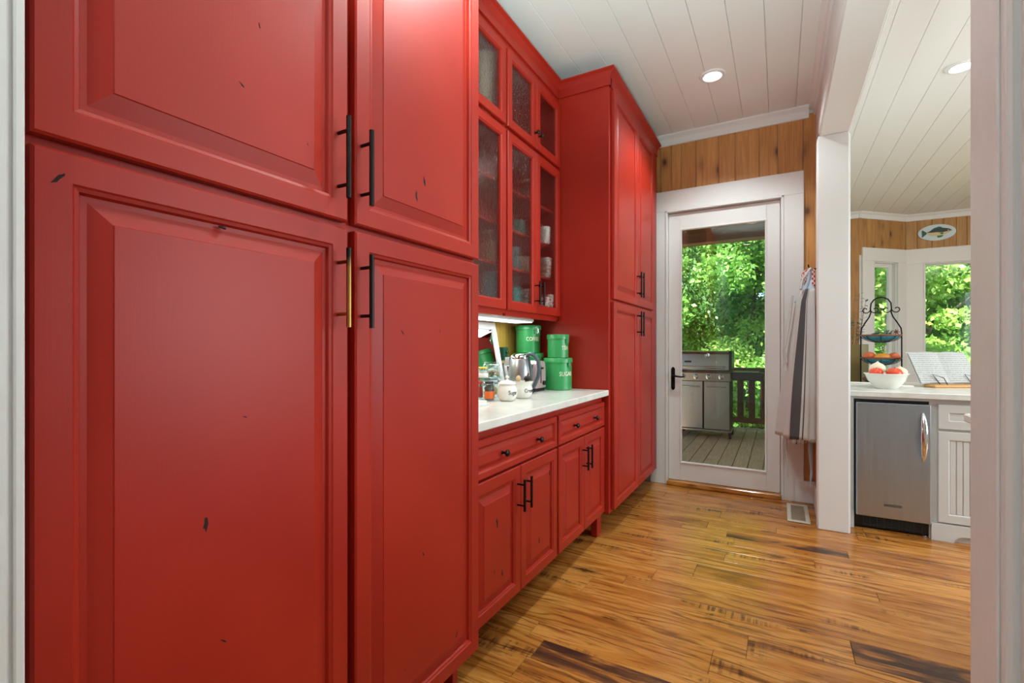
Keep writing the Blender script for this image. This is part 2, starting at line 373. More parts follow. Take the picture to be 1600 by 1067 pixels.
# bay facets
def facet(p0, p1):
    p0, p1 = Vector(p0), Vector(p1); d = (p1-p0).normalized(); nrm = Vector((-d.y, d.x))   # outward (+y)
    def xf(c): return (p0.x+d.x*c[0]+nrm.x*c[1], p0.y+d.y*c[0]+nrm.y*c[1], c[2])
    return xf, (p1-p0).length
def bay(idx, p0, p1, op, zb, zt, mat, label, boards, glabel, bw_=.15):
    xf, L = facet(p0, p1); mb = MB()
    if op:
        a, b = op
        mb.box(0, a, .01, .13, -.1, CEIL+.02, xf=xf).box(b, L, .01, .13, -.1, CEIL+.02, xf=xf).box(a, b, .01, .13, -.1, zb, xf=xf).box(a, b, .01, .13, zt, CEIL+.02, xf=xf)
    else: mb.box(0, L, .01, .13, -.1, CEIL+.02, xf=xf)
    w = struct('wall_bay_%s' % idx, mb, 'wall_white', label)
    u = 0; r = random.Random(ord(idx[0])+3)
    while u < L-.01:
        w_ = min(r.choice([.09, .13, .16, .11]), L-u); MB().box(u+.001, u+w_-.001, 0, .012, boards[0], 3.05, .005, xf=xf).build('pine_board', mat, w); u += w_
    cr = MB(); crown(cr, lambda u, d, z: xf((u, -d, CEIL+z)), -.02, L+.02); struct('trim_crown_bay_%s' % idx, cr, 'white', 'white crown moulding %s' % glabel, 'trim')
    return w, xf
def window(idx, xf, a, b, zb, zt, sash, label, cl, cr_, tl):
    wd = thing(idx, xf((a, .05, zb)), label, 'window', kind='structure')
    fr = MB().box(a-cl, a, -.022, .012, zb-.12, zt, .004, xf=xf).box(b, b+cr_, -.022, .012, zb-.12, zt, .004, xf=xf).box(a-cl, b+cr_, -.0225, .012, zt, tl, .004, xf=xf)
    fr.box(a-.012, a, -.028, -.02, zb, zt, .002, xf=xf).box(b, b+.012, -.028, -.02, zb, zt, .002, xf=xf).box(a-.012, b+.012, -.028, -.02, zt, zt+.012, .002, xf=xf)
    fr.build('casing', 'white', wd)
    MB().box(a-.08, b+.08, -.07, .03, zb-.035, zb, .004, xf=xf).build('window_sill', 'white', wd)
    MB().box(a, a+.012, .0, .12, zb, zt, xf=xf).box(b-.012, b, 0, .12, zb, zt, xf=xf).box(a, b, 0, .12, zt-.012, zt, xf=xf).box(a, b, 0, .12, zb, zb+.012, xf=xf).build('jamb', 'white', wd)
    s = sash
    MB().box(a+.012, a+.012+s, .05, .09, zb+.012, zt-.012, .004, xf=xf).box(b-.012-s, b-.012, .05, .09, zb+.012, zt-.012, .004, xf=xf).box(a+.012+s, b-.012-s, .05, .09, zt-.012-s, zt-.012, .004, xf=xf).box(a+.012+s, b-.012-s, .05, .09, zb+.012, zb+.012+s, .004, xf=xf).build('sash', 'white', wd)
    MB().box(a+.012+s, b-.012-s, .068, .074, zb+.012+s, zt-.012-s, xf=xf).build('pane', 'pane', wd)
    return wd
P1, P2, P3, P4 = (.46, 8.12), (.969, 8.13), (1.573, 8.70), (3.3, 8.73)
bay('left', P1, P2, None, 0, 0, 'pine_pale', 'pine clad wall strip left of the bay windows', (.0, 0), 'on the narrow pine strip left of the bay')
_, xfL = bay('side', P2, P3, (.235, .66), .62, 2.42, 'pine_pale', 'angled pine topped wall of the bay with a narrow window', (2.5, 0), 'over the angled bay window')
_, xfM = bay('centre', P3, P4, (.205, 1.5), .62, 2.40, 'pine_pale', 'main pine topped wall of the bay under the fish plaque', (2.5, 0), 'over the main bay window')
# bay(): the casing belongs to the windows
window('window_2', xfL, .235, .66, .62, 2.42, .055, 'narrow angled casement window behind the fruit stand', .20, .165, 2.608)
window('window_3', xfM, .205, 1.5, .62, 2.40, .018, 'large bay window showing leafy trees behind the open book', .203, .2, 2.608)
struct('wall_bay_far', MB().box(3.3, 4.7, 8.74, 8.86, -.1, CEIL+.02), 'wall_white', 'far kitchen wall right of the bay')

# ------------------------------------------------------------------ glazed back door
cs = MB().box(-1.02, -.872, WY-.022, WY+.012, 0, 2.425, .003).box(.016, .166, WY-.022, WY+.012, 0, 2.425, .003).box(-1.02, .166, WY-.0222, WY+.012, 2.425, 2.604, .003)
cs.box(-.886, -.868, WY-.030, WY-.018, .0, 2.428, .003).box(.012, .030, WY-.030, WY-.018, .0, 2.428, .003).box(-.886, .030, WY-.030, WY-.018, 2.412, 2.432, .003)
cs.box(-.872, -.866, WY-.02, WY+.14, 0, 2.42).box(.008, .016, WY-.02, WY+.14, 0, 2.42).box(-.872, .012, WY-.02, WY+.14, 2.413, 2.42)
cs.box(-.872, -.852, WY+.057, WY+.075, .04, 2.42).box(-.010, .016, WY+.057, WY+.075, .04, 2.42).box(-.872, .012, WY+.057, WY+.075, 2.395, 2.42)      # door stops
struct('trim_door_casing', cs, 'white', 'wide white casing around the glazed door', 'trim')
struct('baseboard_back', MB().box(.10, .245, WY-.024, WY-.0, 0, .172, .004), 'white', 'white baseboard under the apron beside the door', 'baseboard')
struct('trim_threshold', MB().box(-.872, .014, WY-.045, WY+.15, .001, .040, .006), 'floor', 'brown wooden threshold under the glazed door', 'trim')
d1 = thing('door_1', (-.43, WY+.03, .042), 'white full-glass back door onto the deck', 'door', kind='structure')
fnD = lambda u, v, d: (u, WY+.012-d, v)
DX0, DX1, DZ0, DZ1 = -.864, .004, .043, 2.405; GX0, GX1, GZ0, GZ1 = -.752, -.105, .21, 2.247
MB().box(DX0, GX0-.012, WY+.012, WY+.055, DZ0, DZ1, .002).box(GX1+.012, DX1, WY+.012, WY+.055, DZ0, DZ1, .002).build('stile', 'white', d1)
MB().box(GX0-.012, GX1+.012, WY+.0125, WY+.055, GZ1+.012, DZ1, .002).build('top_rail', 'white', d1)
MB().box(GX0-.012, GX1+.012, WY+.0125, WY+.055, DZ0, GZ0-.012, .002).build('bottom_rail', 'white', d1)
MB().rings(fnD, GX0-.016, GX1+.016, GZ0-.016, GZ1+.016, [(0,-.002),(0,.006),(.005,.008),(.011,.005),(.016,-.01)], False, False).build('glazing_bead', 'white', d1, 40)
MB().box(GX0-.012, GX1+.012, WY+.028, WY+.034, GZ0-.012, GZ1+.012).build('pane', 'pane', d1)
hp = [(-.016,-.085),(-.009,-.098),(0,-.103),(.009,-.098),(.016,-.085),(.016,.085),(.009,.098),(0,.103),(-.009,.098),(-.016,.085)]
hd = MB().prism([(-.826+u, .94+v) for u, v in hp], fnD, -.001, .009).build('lock_plate', 'iron', d1)
MB().tube([(-.826, WY+.004, .965), (-.826, WY-.045, .965), (-.815, WY-.05, .967), (-.78, WY-.05, .962), (-.745, WY-.048, .958), (-.725, WY-.046, .966)], [.011,.009,.009,.008,.007,.006]).build('lever_handle', 'iron', hd, 50)
MB().tube([(-.826, WY+.004, .868), (-.826, WY-.014, .868)], .011, 12).build('keyhole_turn', 'iron', hd, 50)
# floor vent
fv = thing('floor_vent', (.117, 4.06, .001), 'cream metal floor vent in the oak floor below the apron', 'vent')
a0, a1, b0, b1 = .048, .186, 3.845, 4.275
MB().box(a0, a1, b0, b0+.035, .0012, .007, .002).box(a0, a1, b1-.035, b1, .0012, .007, .002).box(a0, a0+.026, b0+.035, b1-.035, .0012, .007, .002).box(a1-.026, a1, b0+.035, b1-.035, .0012, .007, .002).build('vent_frame', plain('cream_metal', (206,200,180), .4), fv)
for k in range(16):
    yy = b0+.045+k*.0222; MB().box(a0+.026, a1-.026, yy, yy+.012, .0015, .0052, .001).build('slat', plain('taupe_metal', (150,138,116), .4) if k == 0 else bpy.data.materials['taupe_metal'], fv)

# ------------------------------------------------------------------ red cabinets
FX = lambda xf_: (lambda u, v, d: (xf_+d, u, v))
RP = [(0,-.022),(0,-.004),(.004,0)]
def bar_pull(parent, X, y, z0, z1, mat='bronze', out=.036, r=.0062):
    mb = MB().tube([(X+out, y, z0), (X+out, y, z1)], r, 10)
    i = (z1-z0)*.17
    for z in (z0+i, z1-i): mb.tube([(X-.001, y, z), (X+out, y, z)], r*.72, 8)
    return mb.build('bar_handle', mat, parent, 40)
def knob(parent, X, y, z):
    vs = MB().lathe((0,0,0), [(.0035,0),(.0075,0),(.006,.004),(.0045,.012),(.008,.017),(.0135,.021),(.0145,.026),(.010,.031),(.002,.0325)], 14)
    mb = MB().add([(X+p[2], y+p[0], z+p[1]) for p in vs.v], vs.f); return mb.build('knob', 'bronze', parent, 50)
def red_door(parent, X, y0, y1, z0, z1, w=.058, slope=.030, name='door', panel='raised_panel'):
    fn = FX(X)
    fr = MB().rings(fn, y0, y1, z0, z1, RP+[(w-.012, 0),(w-.009,-.003),(w-.003,-.005),(w,-.012),(w,-.02)], True, False)
    d = fr.build(name, 'red', parent)
    MB().rings(fn, y0+w-.001, y1-w+.001, z0+w-.001, z1-w+.001, [(0,-.018),(0,-.0125),(.010,-.0125),(.010+slope,-.003),(.0115+slope,-.001),(.014+slope,-.001)], True, True).build(panel, 'red', d)
    return d
def nick(parent, X, y, z, s=.009, tilt=.3):
    r = random.Random(int(y*1000+z*77)); k = 9; poly = []
    for i in range(k):
        a = 2*PI*i/k; q = 1.35*s*r.uniform(.35, 1.0); u, v = q*.32*math.cos(a), q*1.15*math.sin(a)
        poly.append((y+u*math.cos(tilt)-v*math.sin(tilt), z+u*math.sin(tilt)+v*math.cos(tilt)))
    MB().prism(poly, FX(X), -.004, .00035).build('nick', 'nick', parent)
TX = -.93; WALLX = -1.6115
def cab_crown(cab, xf_, y0, y1, left=None, right=False):
    # frieze + cove on the front (and on the left return)
    mb = MB().box(xf_-.02, xf_+.012, y0, y1, 2.90, 2.965, .002)
    crown_prof = [(0,2.955),(.012,2.955),(.018,2.965),(.03,2.982),(.042,2.99),(.046,2.992),(.046,3.0),(0,3.0)]
    k = len(crown_prof)
    L = left is not None
    vs = [(xf_+d, (y0-d if L else y0), z) for d, z in crown_prof]+[(xf_+d, y1, z) for d, z in crown_prof]
    mb.add(vs, [list(range(k))[::-1], list(range(k, 2*k))]+[[i, (i+1) % k, k+(i+1) % k, k+i] for i in range(k)])
    if L:
        mb.box(left, xf_+.012, y0-.012, y0+.02, 2.90, 2.965, .002)
        vs = [(xf_+d, y0-d, z) for d, z in crown_prof]+[(left, y0-d, z) for d, z in crown_prof]
        mb.add(vs, [list(range(k))[::-1], list(range(k, 2*k))]+[[i, (i+1) % k, k+(i+1) % k, k+i] for i in range(k)])
    mb.build('crown', 'red', cab)
def tall(name, y0, y1, dsp, label, legs):
    c = thing(name, (-1.28, (y0+y1)/2, 0), label, 'cabinet')
    MB().box(WALLX, -.9555, y0, y1, .145, 2.95, .002).build('body', 'red', c)
    return c
# near tall cabinet
tc = tall('tall_cabinet', .2435, 1.418, None, 'tall four-door red pantry cabinet filling the left side', None)
MB().box(WALLX, -1.36, .25, 1.40, .0, .146).build('toe_kick', plain('red_kick_painted_shade', (96,20,18), .6), tc)  # shade under the cabinets is put into this darker red
for yy in (.26, 1.375): MB().box(-1.07, -1.018, yy, yy+.03, .0, .146, .002).build('foot', 'red', tc)
dA = red_door(tc, TX, .253, .8255, 1.5295, 2.885); dB = red_door(tc, TX, .849, 1.4125, 1.5295, 2.885)
dC = red_door(tc, TX, .253, .8255, .150, 1.5125); dD = red_door(tc, TX, .849, 1.4125, .150, 1.5125)
bar_pull(dA, TX, .795, 1.575, 1.77); bar_pull(dB, TX, .868, 1.575, 1.765)
bar_pull(dC, TX, .795, 1.267, 1.456, 'brass'); bar_pull(dD, TX, .868, 1.267, 1.452)
for d, y, z, s, t in ((dC,.52,1.45,.006,1.3),(dC,.49,.89,.012,0),(dC,.523,.655,.005,.8),(dC,.565,1.08,.004,1.2),(dA,.595,1.88,.006,.2),(dA,.56,1.74,.006,1.0),(dA,.71,1.68,.003,.3),(dB,1.115,1.72,.013,.15),(dB,1.08,1.665,.012,.1),(dD,1.02,1.262,.008,.7),(dD,1.11,.60,.007,.4),(dD,1.28,.27,.010,-.5),(dD,1.19,1.27,.005,.1),(dD,1.03,.30,.003,.2)):
    nick(d, TX-.001, y, z, s, t)
nick(dC, TX, .283, 1.47, .011, -.6)
# base cabinets
BX = -.98
def base_cab(y0, y1, label, dl):
    c = thing('base_cabinet', (-1.3, (y0+y1)/2, 0), label, 'cabinet', 'red base cabinets under the quartz top')
    MB().box(WALLX, BX-.0225, y0, y1, .150, .905, .002).build('body', 'red', c)
    MB().box(WALLX, -1.36, y0+.01, y1-.01, 0, .1505).build('toe_kick', bpy.data.materials['red_kick_painted_shade'], c)
    g = .010; m = (y0+y1)/2
    fn = FX(BX); w = .036
    dr = MB().rings(fn, y0+g, y1-g, .716, .868, RP+[(w-.010,0),(w-.007,-.003),(w,-.011),(w,-.02)], True, False).build('drawer', 'red', c)
    MB().rings(fn, y0+g+w-.001, y1-g-w+.001, .716+w-.001, .868-w+.001, [(0,-.018),(0,-.0115),(.005,-.0115),(.020,-.002),(.022,-.001)], True, True).build('raised_panel', 'red', dr)
    knob(dr, BX, m-.16, .792); knob(dr, BX, m+.16, .792)
    a = red_door(c, BX, y0+g, m-.002, .160, .706, .058, .026); b = red_door(c, BX, m+.002, y1-g, .160, .706, .058, .026)
    bar_pull(a, BX, m-.032, .520, .655, r=.0058); bar_pull(b, BX, m+.032, .520, .655, r=.0058)
    return c, a, b
b1_, a_, b_ = base_cab(1.4205, 2.217, 'red two-door base cabinet next to the tall cabinet', 0)
for y, z, s in ((1.62,.52,.020),(1.66,.30,.014),(1.60,.33,.010)): nick(a_, BX-.001, y, z, s, .1)
for y, z, s in ((2.00,.31,.016),(2.12,.60,.012)): nick(b_, BX-.001, y, z, s, .05)
b2_, a_, b_ = base_cab(2.219, 2.9625, 'red two-door base cabinet beside the far pantry', 0)
MB().box(-1.06, -1.018, 2.918, 2.960, 0, .150, .002).build('foot', 'red', b2_)
ct = tag(MB().box(WALLX, -.955, 1.4205, 2.963, .907, .943, .004).build('countertop', 'quartz'), 'pale quartz countertop on the red base cabinets', 'countertop')
# far pantry
pc = tall('pantry_cabinet', 2.9655, 4.30, None, 'tall red pantry cabinet next to the glazed door', None)
MB().box(WALLX, -1.36, 2.975, 4.29, 0, .146).build('toe_kick', bpy.data.materials['red_kick_painted_shade'], pc)
MB().box(-1.08, -1.022, 2.968, 3.01, 0, .146, .002).build('foot', 'red', pc)
PM = 3.588
dA = red_door(pc, TX, 3.004, PM-.002, 1.531, 2.885, .062, .026); dB = red_door(pc, TX, PM+.002, 4.105, 1.531, 2.885, .062, .026)
dC = red_door(pc, TX, 3.004, PM-.002, .163, 1.5135, .062, .026); dD = red_door(pc, TX, PM+.002, 4.105, .163, 1.5135, .062, .026)
bar_pull(dA, TX, PM-.035, 1.59, 1.78); bar_pull(dB, TX, PM+.035, 1.59, 1.78); bar_pull(dC, TX, PM-.035, 1.30, 1.485); bar_pull(dD, TX, PM+.035, 1.30, 1.485)
nick(dC, TX-.001, 3.38, 1.17, .008, .1); nick(dA, TX-.001, 3.4, 1.9, .007, .1)
MB().box(-.957, -.952, 4.108, 4.30, .145, 2.90, .001).build('filler_strip', 'red', pc)
cab_crown(pc, -.9555, 2.9655, 4.30, left=-1.30)
cab_crown(tc, -.9555, .2435, 1.418)
# upper glass cabinets
UX = -1.29
def upper(y0, y1, label, open_side):
    c = thing('glass_cabinet', (-1.45, (y0+y1)/2, 1.40), label, 'cabinet', 'red glass-front wall cabinets')
    xb = UX-.0225; t = .018
    b = MB().box(WALLX if open_side != 'l' else xb-.03, xb, y0, y0+t, 1.405, 2.93).box(WALLX if open_side != 'r' else xb-.03, xb, y1-t, y1, 1.405, 2.93).box(WALLX, WALLX+.008, y0, y1, 1.405, 2.93).box(WALLX+.008, xb-.001, y0, y1, 1.42, 1.44).box(WALLX+.008, xb-.001, y0, y1, 2.905, 2.93).box(WALLX+.008, xb-.001, y0, y1, 2.405, 2.427)
    b.box(xb-.02, xb, y0+t, y1-t, 1.392, 1.445).box(xb-.02, xb, y0+t, y1-t, 2.84, 2.93)
    b.build('body', 'red', c)
    for z in (1.666, 1.886, 2.12): MB().box(WALLX+.008, xb-.03, y0+(t if open_side != 'l' else 0), y1-(t if open_side != 'r' else 0), z, z+.014).build('shelf', 'red', c)
    g = .009; m = (y0+y1)/2
    for row, (z0, z1) in enumerate(((1.424, 2.404), (2.428, 2.855))):
        for k, (a, bb) in enumerate(((y0+g, m-.0015), (m+.0015, y1-g))):
            w = .055
            d = MB().rings(FX(UX), a, bb, z0, z1, RP+[(w-.010,0),(w-.007,-.003),(w-.002,-.005),(w,-.012),(w,-.022)], True, False)
            # back of the frame is open behind the pane
            d.f = [f for f in d.f if f != [3,2,1,0]]
            nb = len(d.v); L = nb-4
            d.f += [[L+i, L+(i+1) % 4, (i+1) % 4, i] for i in range(4)]
            d = d.build('door', 'red', c)
            MB().box(UX-.019, UX-.015, a+w-.003, bb-w+.003, z0+w-.003, z1-w+.003).build('pane', 'seeded', d)
            yy = m-.028 if k == 0 else m+.028
            if row == 0: bar_pull(d, UX, yy, 1.475, 1.615, r=.0055)
            else: knob(d, UX, yy, 2.515)
    cab_crown(c, xb, y0, y1)
    return c
upper(1.4205, 2.237, 'red glass-front wall cabinet beside the tall cabinet', 'r')
upper(2.239, 2.9625, 'red glass-front wall cabinet beside the far pantry', 'l')
# under cabinet light
ul = thing('under_cabinet_light', (-1.43, 2.2, 1.37), 'white LED strip light glowing under the glass cabinets', 'light')
MB().box(-1.50, -1.362, 1.55, 2.70, 1.378, 1.419, .003).build('housing', 'white', ul)
MB().box(-1.492, -1.37, 1.56, 2.69, 1.373, 1.3785).build('diffuser', 'strip', ul)
light('under_cabinet_lamp', 'AREA', (-1.43, 2.15, 1.366), (0, 0, 0), 2.4, (.93,1,.95), shape='RECTANGLE', size=.1, size_y=1.15)

# ------------------------------------------------------------------ recessed ceiling lights
def can(x, y, label, power, spot=2.3):
    t = thing('recessed_light', (x, y, CEIL-.012), label, 'light', 'recessed ceiling lights')
    MB().lathe((x, y, CEIL-.012), [(.050,.010),(.058,.004),(.062,0),(.080,.003),(.086,.0115),(.05,.0115)], 32, False).build('trim_ring', 'white', t, 40)
    MB().lathe((x, y, CEIL-.006), [(.0005,-.003),(.03,-.002),(.052,.004)], 32, False).build('lens', 'lamp', t, 60)
    light('recessed_lamp', 'SPOT', (x, y, CEIL-.03), (0,0,0), power, (.88,1,1), spot_size=spot, spot_blend=.5, shadow_soft_size=.045)
can(-.405, 3.545, 'recessed ceiling light in front of the glazed door', 60)
can(-.40, 1.75, 'recessed hall light over the base cabinets', 60)
can(-.52, -.85, 'recessed hall light above the viewer', 70)
can(1.06, 4.25, 'recessed kitchen ceiling light above the steel ice maker', 36)
can(1.06, 2.2, 'recessed kitchen light over the island', 36)
can(2.9, 2.2, 'recessed kitchen light by the side window', 36)
# ------------------------------------------------------------------ things on the quartz counter
CZ = .9435
def canister(c, r, h, label, txt=None, size=.04, ang=-.6, tz=.45, xs=1.0):
    t = thing('canister', c, label, 'canister', 'green enamel canisters')
    MB().lathe(c, [(r-.004,0),(r,.003),(r,h-.03),(r-.002,h-.028)], 36).build('tin', 'green_tin', t, 40)
    l = MB().lathe(c, [(r-.002,h-.031),(r+.005,h-.030),(r+.0055,h-.006),(r+.002,h),(r-.012,h-.001),(r-.02,h-.004)], 36).build('lid', 'green_tin', t, 40)
    a = ang+.25                                                        # hasp
    def xf(co): u, d, z = co; aa = a+u/r; return (c[0]+(r+d)*math.cos(aa), c[1]+(r+d)*math.sin(aa), c[2]+h-.03+z)
    MB().box(-.014, .014, .004, .009, -.03, .022, .002, xf=xf).build('hasp', 'green_tin', t)
    MB().tube([xf((-.007,.012,.006)), xf((-.007,.014,-.018)), xf((0,.014,-.024)), xf((.007,.014,-.018)), xf((.007,.012,.006))], .0016, 6).build('wire_clasp', 'chrome', t)
    if txt: wrap_text(t, txt, size, c, r, ang, c[2]+h*tz, 'cream_print', xs)
    return t
canister((-1.482, 2.852, CZ), .100, .235, 'wide green canister under the coffee canister')
canister((-1.482, 2.852, CZ+.2355), .082, .185, 'green canister lettered COFFEE on top of the left stack', 'COFFEE', .038, -.66, .50, .74)
canister((-1.268, 2.865, CZ), .090, .205, 'wide green canister lettered SUGAR beside the toaster', 'SUGAR', .040, -.50, .50, .80)
canister((-1.268, 2.865, CZ+.2055), .068, .152, 'small green canister lettered TEA on the sugar canister', 'TEA', .036, -.42, .42, .85)
tin = MB().box(-1.598, -1.545, 2.640, 2.690, CZ, CZ+.275, .004).box(-1.543,-1.530,2.655,2.675,CZ+.235,CZ+.25,.003)
tag(tin.build('storage_tin', 'green_dark'), 'narrow dark green tin between the mirror and the canisters', 'tin')
# leaning mirror
ang = math.atan2(.085, .43)
def mx(co): u, d, z = co; return (-1.515-math.sin(ang)*z+math.cos(ang)*d, u, CZ+.001+math.cos(ang)*z+math.sin(ang)*d)
mr = thing('mirror', (-1.52, 2.40, CZ), 'white framed mirror leaning on the pine splashback', 'mirror')
m0, m1, mh = 2.19, 2.588, .436
MB().box(m0, m0+.036, 0, .018, 0, mh, .003, xf=mx).box(m1-.036, m1, 0, .018, 0, mh, .003, xf=mx).box(m0+.036, m1-.036, 0, .018, mh-.046, mh, .003, xf=mx).box(m0+.036, m1-.036, 0, .018, 0, .046, .003, xf=mx).build('frame', 'white', mr)
MB().box(m0+.03, m1-.03, .004, .008, .04, mh-.04, xf=mx).build('glass', 'mirror', mr)
# toaster
to = thing('toaster', (-1.435, 2.672, CZ), 'chrome toaster with a pink reflection painted on its end in front of the canisters', 'toaster')
tp = [(2.598,.02),(2.600,.15),(2.608,.175),(2.626,.19),(2.722,.19),(2.738,.175),(2.746,.15),(2.748,.02)]
MB().prism([(u, CZ+v) for u, v in tp], lambda u, v, d: (d, u, v), -1.575, -1.318).build('body', 'chrome', to, 30)
MB().prism([(u*.96+2.673*.04, CZ+(v-.02)*.98+.021) for u, v in tp], lambda u, v, d: (d, u, v), -1.318, -1.300).build('end_cap', plain('steel_painted_reflection', (206,176,178), .42, .55), to, 30)  # pink reflection is painted into the end cap's colour
MB().box(-1.58, -1.305, 2.602, 2.744, CZ, CZ+.021, .004).build('base', 'black', to)
for yy in (2.645, 2.700): MB().box(-1.55, -1.345, yy-.012, yy+.012, CZ+.1885, CZ+.1905).build('bread_slot', 'black', to)
MB().box(-1.300, -1.286, 2.660, 2.690, CZ+.138, CZ+.150, .003).box(-1.302, -1.2985, 2.670, 2.679, CZ+.05, CZ+.16).build('lever', 'black', to)
MB().tube([(-1.302, 2.712, CZ+.05), (-1.287, 2.712, CZ+.05)], .014, 14).build('dial', 'black', to, 40)
# kettle
kc = (-1.355, 2.505, CZ)
kt = thing('electric_kettle', kc, 'steel electric kettle with a big blue-grey loop handle', 'kettle')
MB().lathe(kc, [(.078,0),(.08,.004),(.08,.018),(.07,.022)], 32).build('base', 'black', kt, 40)
MB().lathe(kc, [(.074,.022),(.078,.03),(.074,.12),(.062,.20),(.060,.205)], 32).build('body', 'steel', kt, 40)
MB().lathe(kc, [(.060,.205),(.061,.214),(.055,.228),(.03,.236),(.002,.238)], 32).build('lid', 'chrome', kt, 50)
hx = [(.045,.226),(.075,.236),(.105,.226),(.128,.195),(.134,.15),(.126,.10),(.105,.055),(.085,.036),(.07,.032)]
dirk = Vector((.93,-.1,0)).normalized()
MB().tube([(kc[0]+dirk.x*a, kc[1]+dirk.y*a, CZ+z) for a, z in hx], [.011,.012,.0125,.0125,.012,.0115,.011,.010,.009], 10).build('handle', 'slate_plastic', kt, 60)
MB().tube([(kc[0]+dirk.x*.06, kc[1]+dirk.y*.06, CZ+.222), (kc[0]+dirk.x*.068, kc[1]+dirk.y*.068, CZ+.15), (kc[0]+dirk.x*.074, kc[1]+dirk.y*.074, CZ+.045)], .008, 8).build('handle_strut', 'slate_plastic', kt, 60)
MB().prism([(-.018,.165),(.018,.165),(.012,.215),(-.012,.215)], lambda u, v, d: (kc[0]-.055-d*1.0, kc[1]-.02+u, CZ+v), 0, .03).build('spout', 'steel', kt)
# sugar pot and creamer
pr = [(.030,0),(.036,.002),(.048,.018),(.053,.038),(.051,.06),(.044,.076),(.041,.082),(.043,.086)]
c1 = (-1.222, 2.118, CZ)
sp = thing('sugar_pot', c1, 'round white ceramic lidded pot lettered Sugar on the counter', 'pot')
MB().lathe(c1, pr, 32).build('bowl', 'ceramic', sp, 60)
MB().lathe(c1, [(.040,.086),(.047,.087),(.046,.092),(.030,.100),(.012,.105),(.006,.109),(.006,.114),(.010,.118),(.010,.124),(.004,.129),(.001,.1295)], 28).build('lid', 'ceramic', sp, 60)
wrap_text(sp, 'Sugar', .030, c1, .0525, -.42, CZ+.044, 'ink', .8)
c2 = (-1.207, 2.262, CZ)
cp = thing('cream_jug', c2, 'white ceramic jug lettered Cream holding a wooden scoop', 'jug')
pr2 = [(.030,0),(.036,.002),(.048,.018),(.053,.038),(.051,.058),(.046,.074),(.049,.092),(.0455,.092),(.042,.076),(.046,.058),(.047,.03),(.03,.008)]
jg = MB().lathe(c2, pr2, 32, False)
jg.v = [((x+.012*max(0,(z-CZ-.07)/.022)*max(0, (x-c2[0])/.05)**2), y, z) for x, y, z in jg.v]
jg.build('body', 'ceramic', cp, 60)
wrap_text(cp, 'Cream', .030, c2, .0525, -.30, CZ+.044, 'ink', .8)
hv = thing('scoop', (c2[0], c2[1], CZ+.012), 'wooden scoop with dark cup standing in the white jug', 'scoop')
MB().tube([(c2[0]-.005, c2[1]-.004, CZ+.012), (c2[0]+.012, c2[1]+.012, CZ+.09), (c2[0]+.022, c2[1]+.022, CZ+.135)], [.004,.006,.005], 8).build('handle', plain('walnut', (104,58,34), .5), hv, 60)
MB().ball((c2[0]+.016, c2[1]+.020, CZ+.106), .020, 12, 8, (1,.8,.8)).build('cup', plain('dark_walnut', (46,34,30), .5), hv, 60)
sp2 = thing('honey_dipper', (c2[0]-.02, c2[1]-.006, CZ+.012), 'pale wooden spoon standing in the white jug', 'spoon')
MB().tube([(c2[0]-.012, c2[1]-.016, CZ+.012), (c2[0]-.016, c2[1]-.018, CZ+.098)], .004, 8).build('handle', plain('beech', (214,182,140), .5), sp2, 60)
MB().ball((c2[0]-.017, c2[1]-.019, CZ+.105), .014, 12, 8, (1,.7,1.3)).build('bowl', bpy.data.materials['beech'], sp2, 60)
# two-tier turntable with jars
tt = thing('tiered_turntable', (-1.42, 2.18, CZ), 'clear two-tier turntable crowded with jars beside the mirror', 'turntable')
tcx, tcy = -1.420, 2.175
MB().lathe((tcx, tcy, CZ), [(.115,0),(.118,.004),(.118,.020),(.114,.020),(.114,.008),(.002,.008)], 36).build('lower_tray', 'jar_glass', tt, 40)
MB().lathe((tcx, tcy, CZ+.012), [(.008,0),(.008,.088)], 12).build('post', 'chrome', tt, 40)
MB().lathe((tcx, tcy, CZ+.100), [(.112,0),(.115,.003),(.115,.018),(.112,.018),(.111,.006),(.002,.006)], 36).build('upper_tray', 'jar_glass', tt, 40)
def jar(name, c, r, h, label, fill, fh, lidmat, labelmat=None, nuts=0):
    t = thing(name, c, label, 'jar')
    MB().lathe(c, [(r-.003,0),(r,.004),(r,h*.84),(r*.8,h*.9),(r*.8,h*.92),(r*.8-.002,h*.92),(r-.003,h*.83),(r-.003,.005),(.001,.004)], 24, False).build('glass', 'jar_glass', t, 40)
    MB().lathe((c[0], c[1], c[2]+h*.9), [(r*.84,0),(r*.86,.002),(r*.86,h*.1),(r*.8,h*.115),(.001,h*.116)], 24).build('lid', lidmat, t, 40)
    if nuts:
        mb = MB(); r_ = random.Random(5)
        for k in range(nuts):
            a = r_.uniform(0, 6.28); q = (r-.013)*math.sqrt(r_.random()); mb.ball((c[0]+q*math.cos(a), c[1]+q*math.sin(a), c[2]+.014+r_.random()*(fh-.02)), .009, 7, 5, (1,1.2,.9))
        o = mb.build('nuts', fill, t, 60); o['kind'] = 'stuff'
    else: MB().lathe(c, [(r-.004,.006),(r-.0035,.008),(r-.0035,fh)], 20).build('contents', fill, t, 40)
    if labelmat: MB().lathe(c, [(r+.0004,h*.12),(r+.0008,h*.13),(r+.0008,h*.5),(r+.0004,h*.51)], 24, False).build('paper_label', labelmat, t, 40)
    return t
M['nutmix'] = plain('mixed_nuts', (166,138,104), .6); M['orange'] = plain('orange_label', (226,110,50), .5); M['pepper'] = plain('dark_peppercorn', (40,40,42), .7)
M['yellow'] = plain('lemon_yellow', (238,190,40), .4); M['chili'] = plain('chili_red', (196,40,30), .6); M['lilac'] = plain('translucent_white_lid', (222,226,232), .3); M['olive'] = plain('olive_seed', (170,150,80), .6)
uz = CZ+.1065
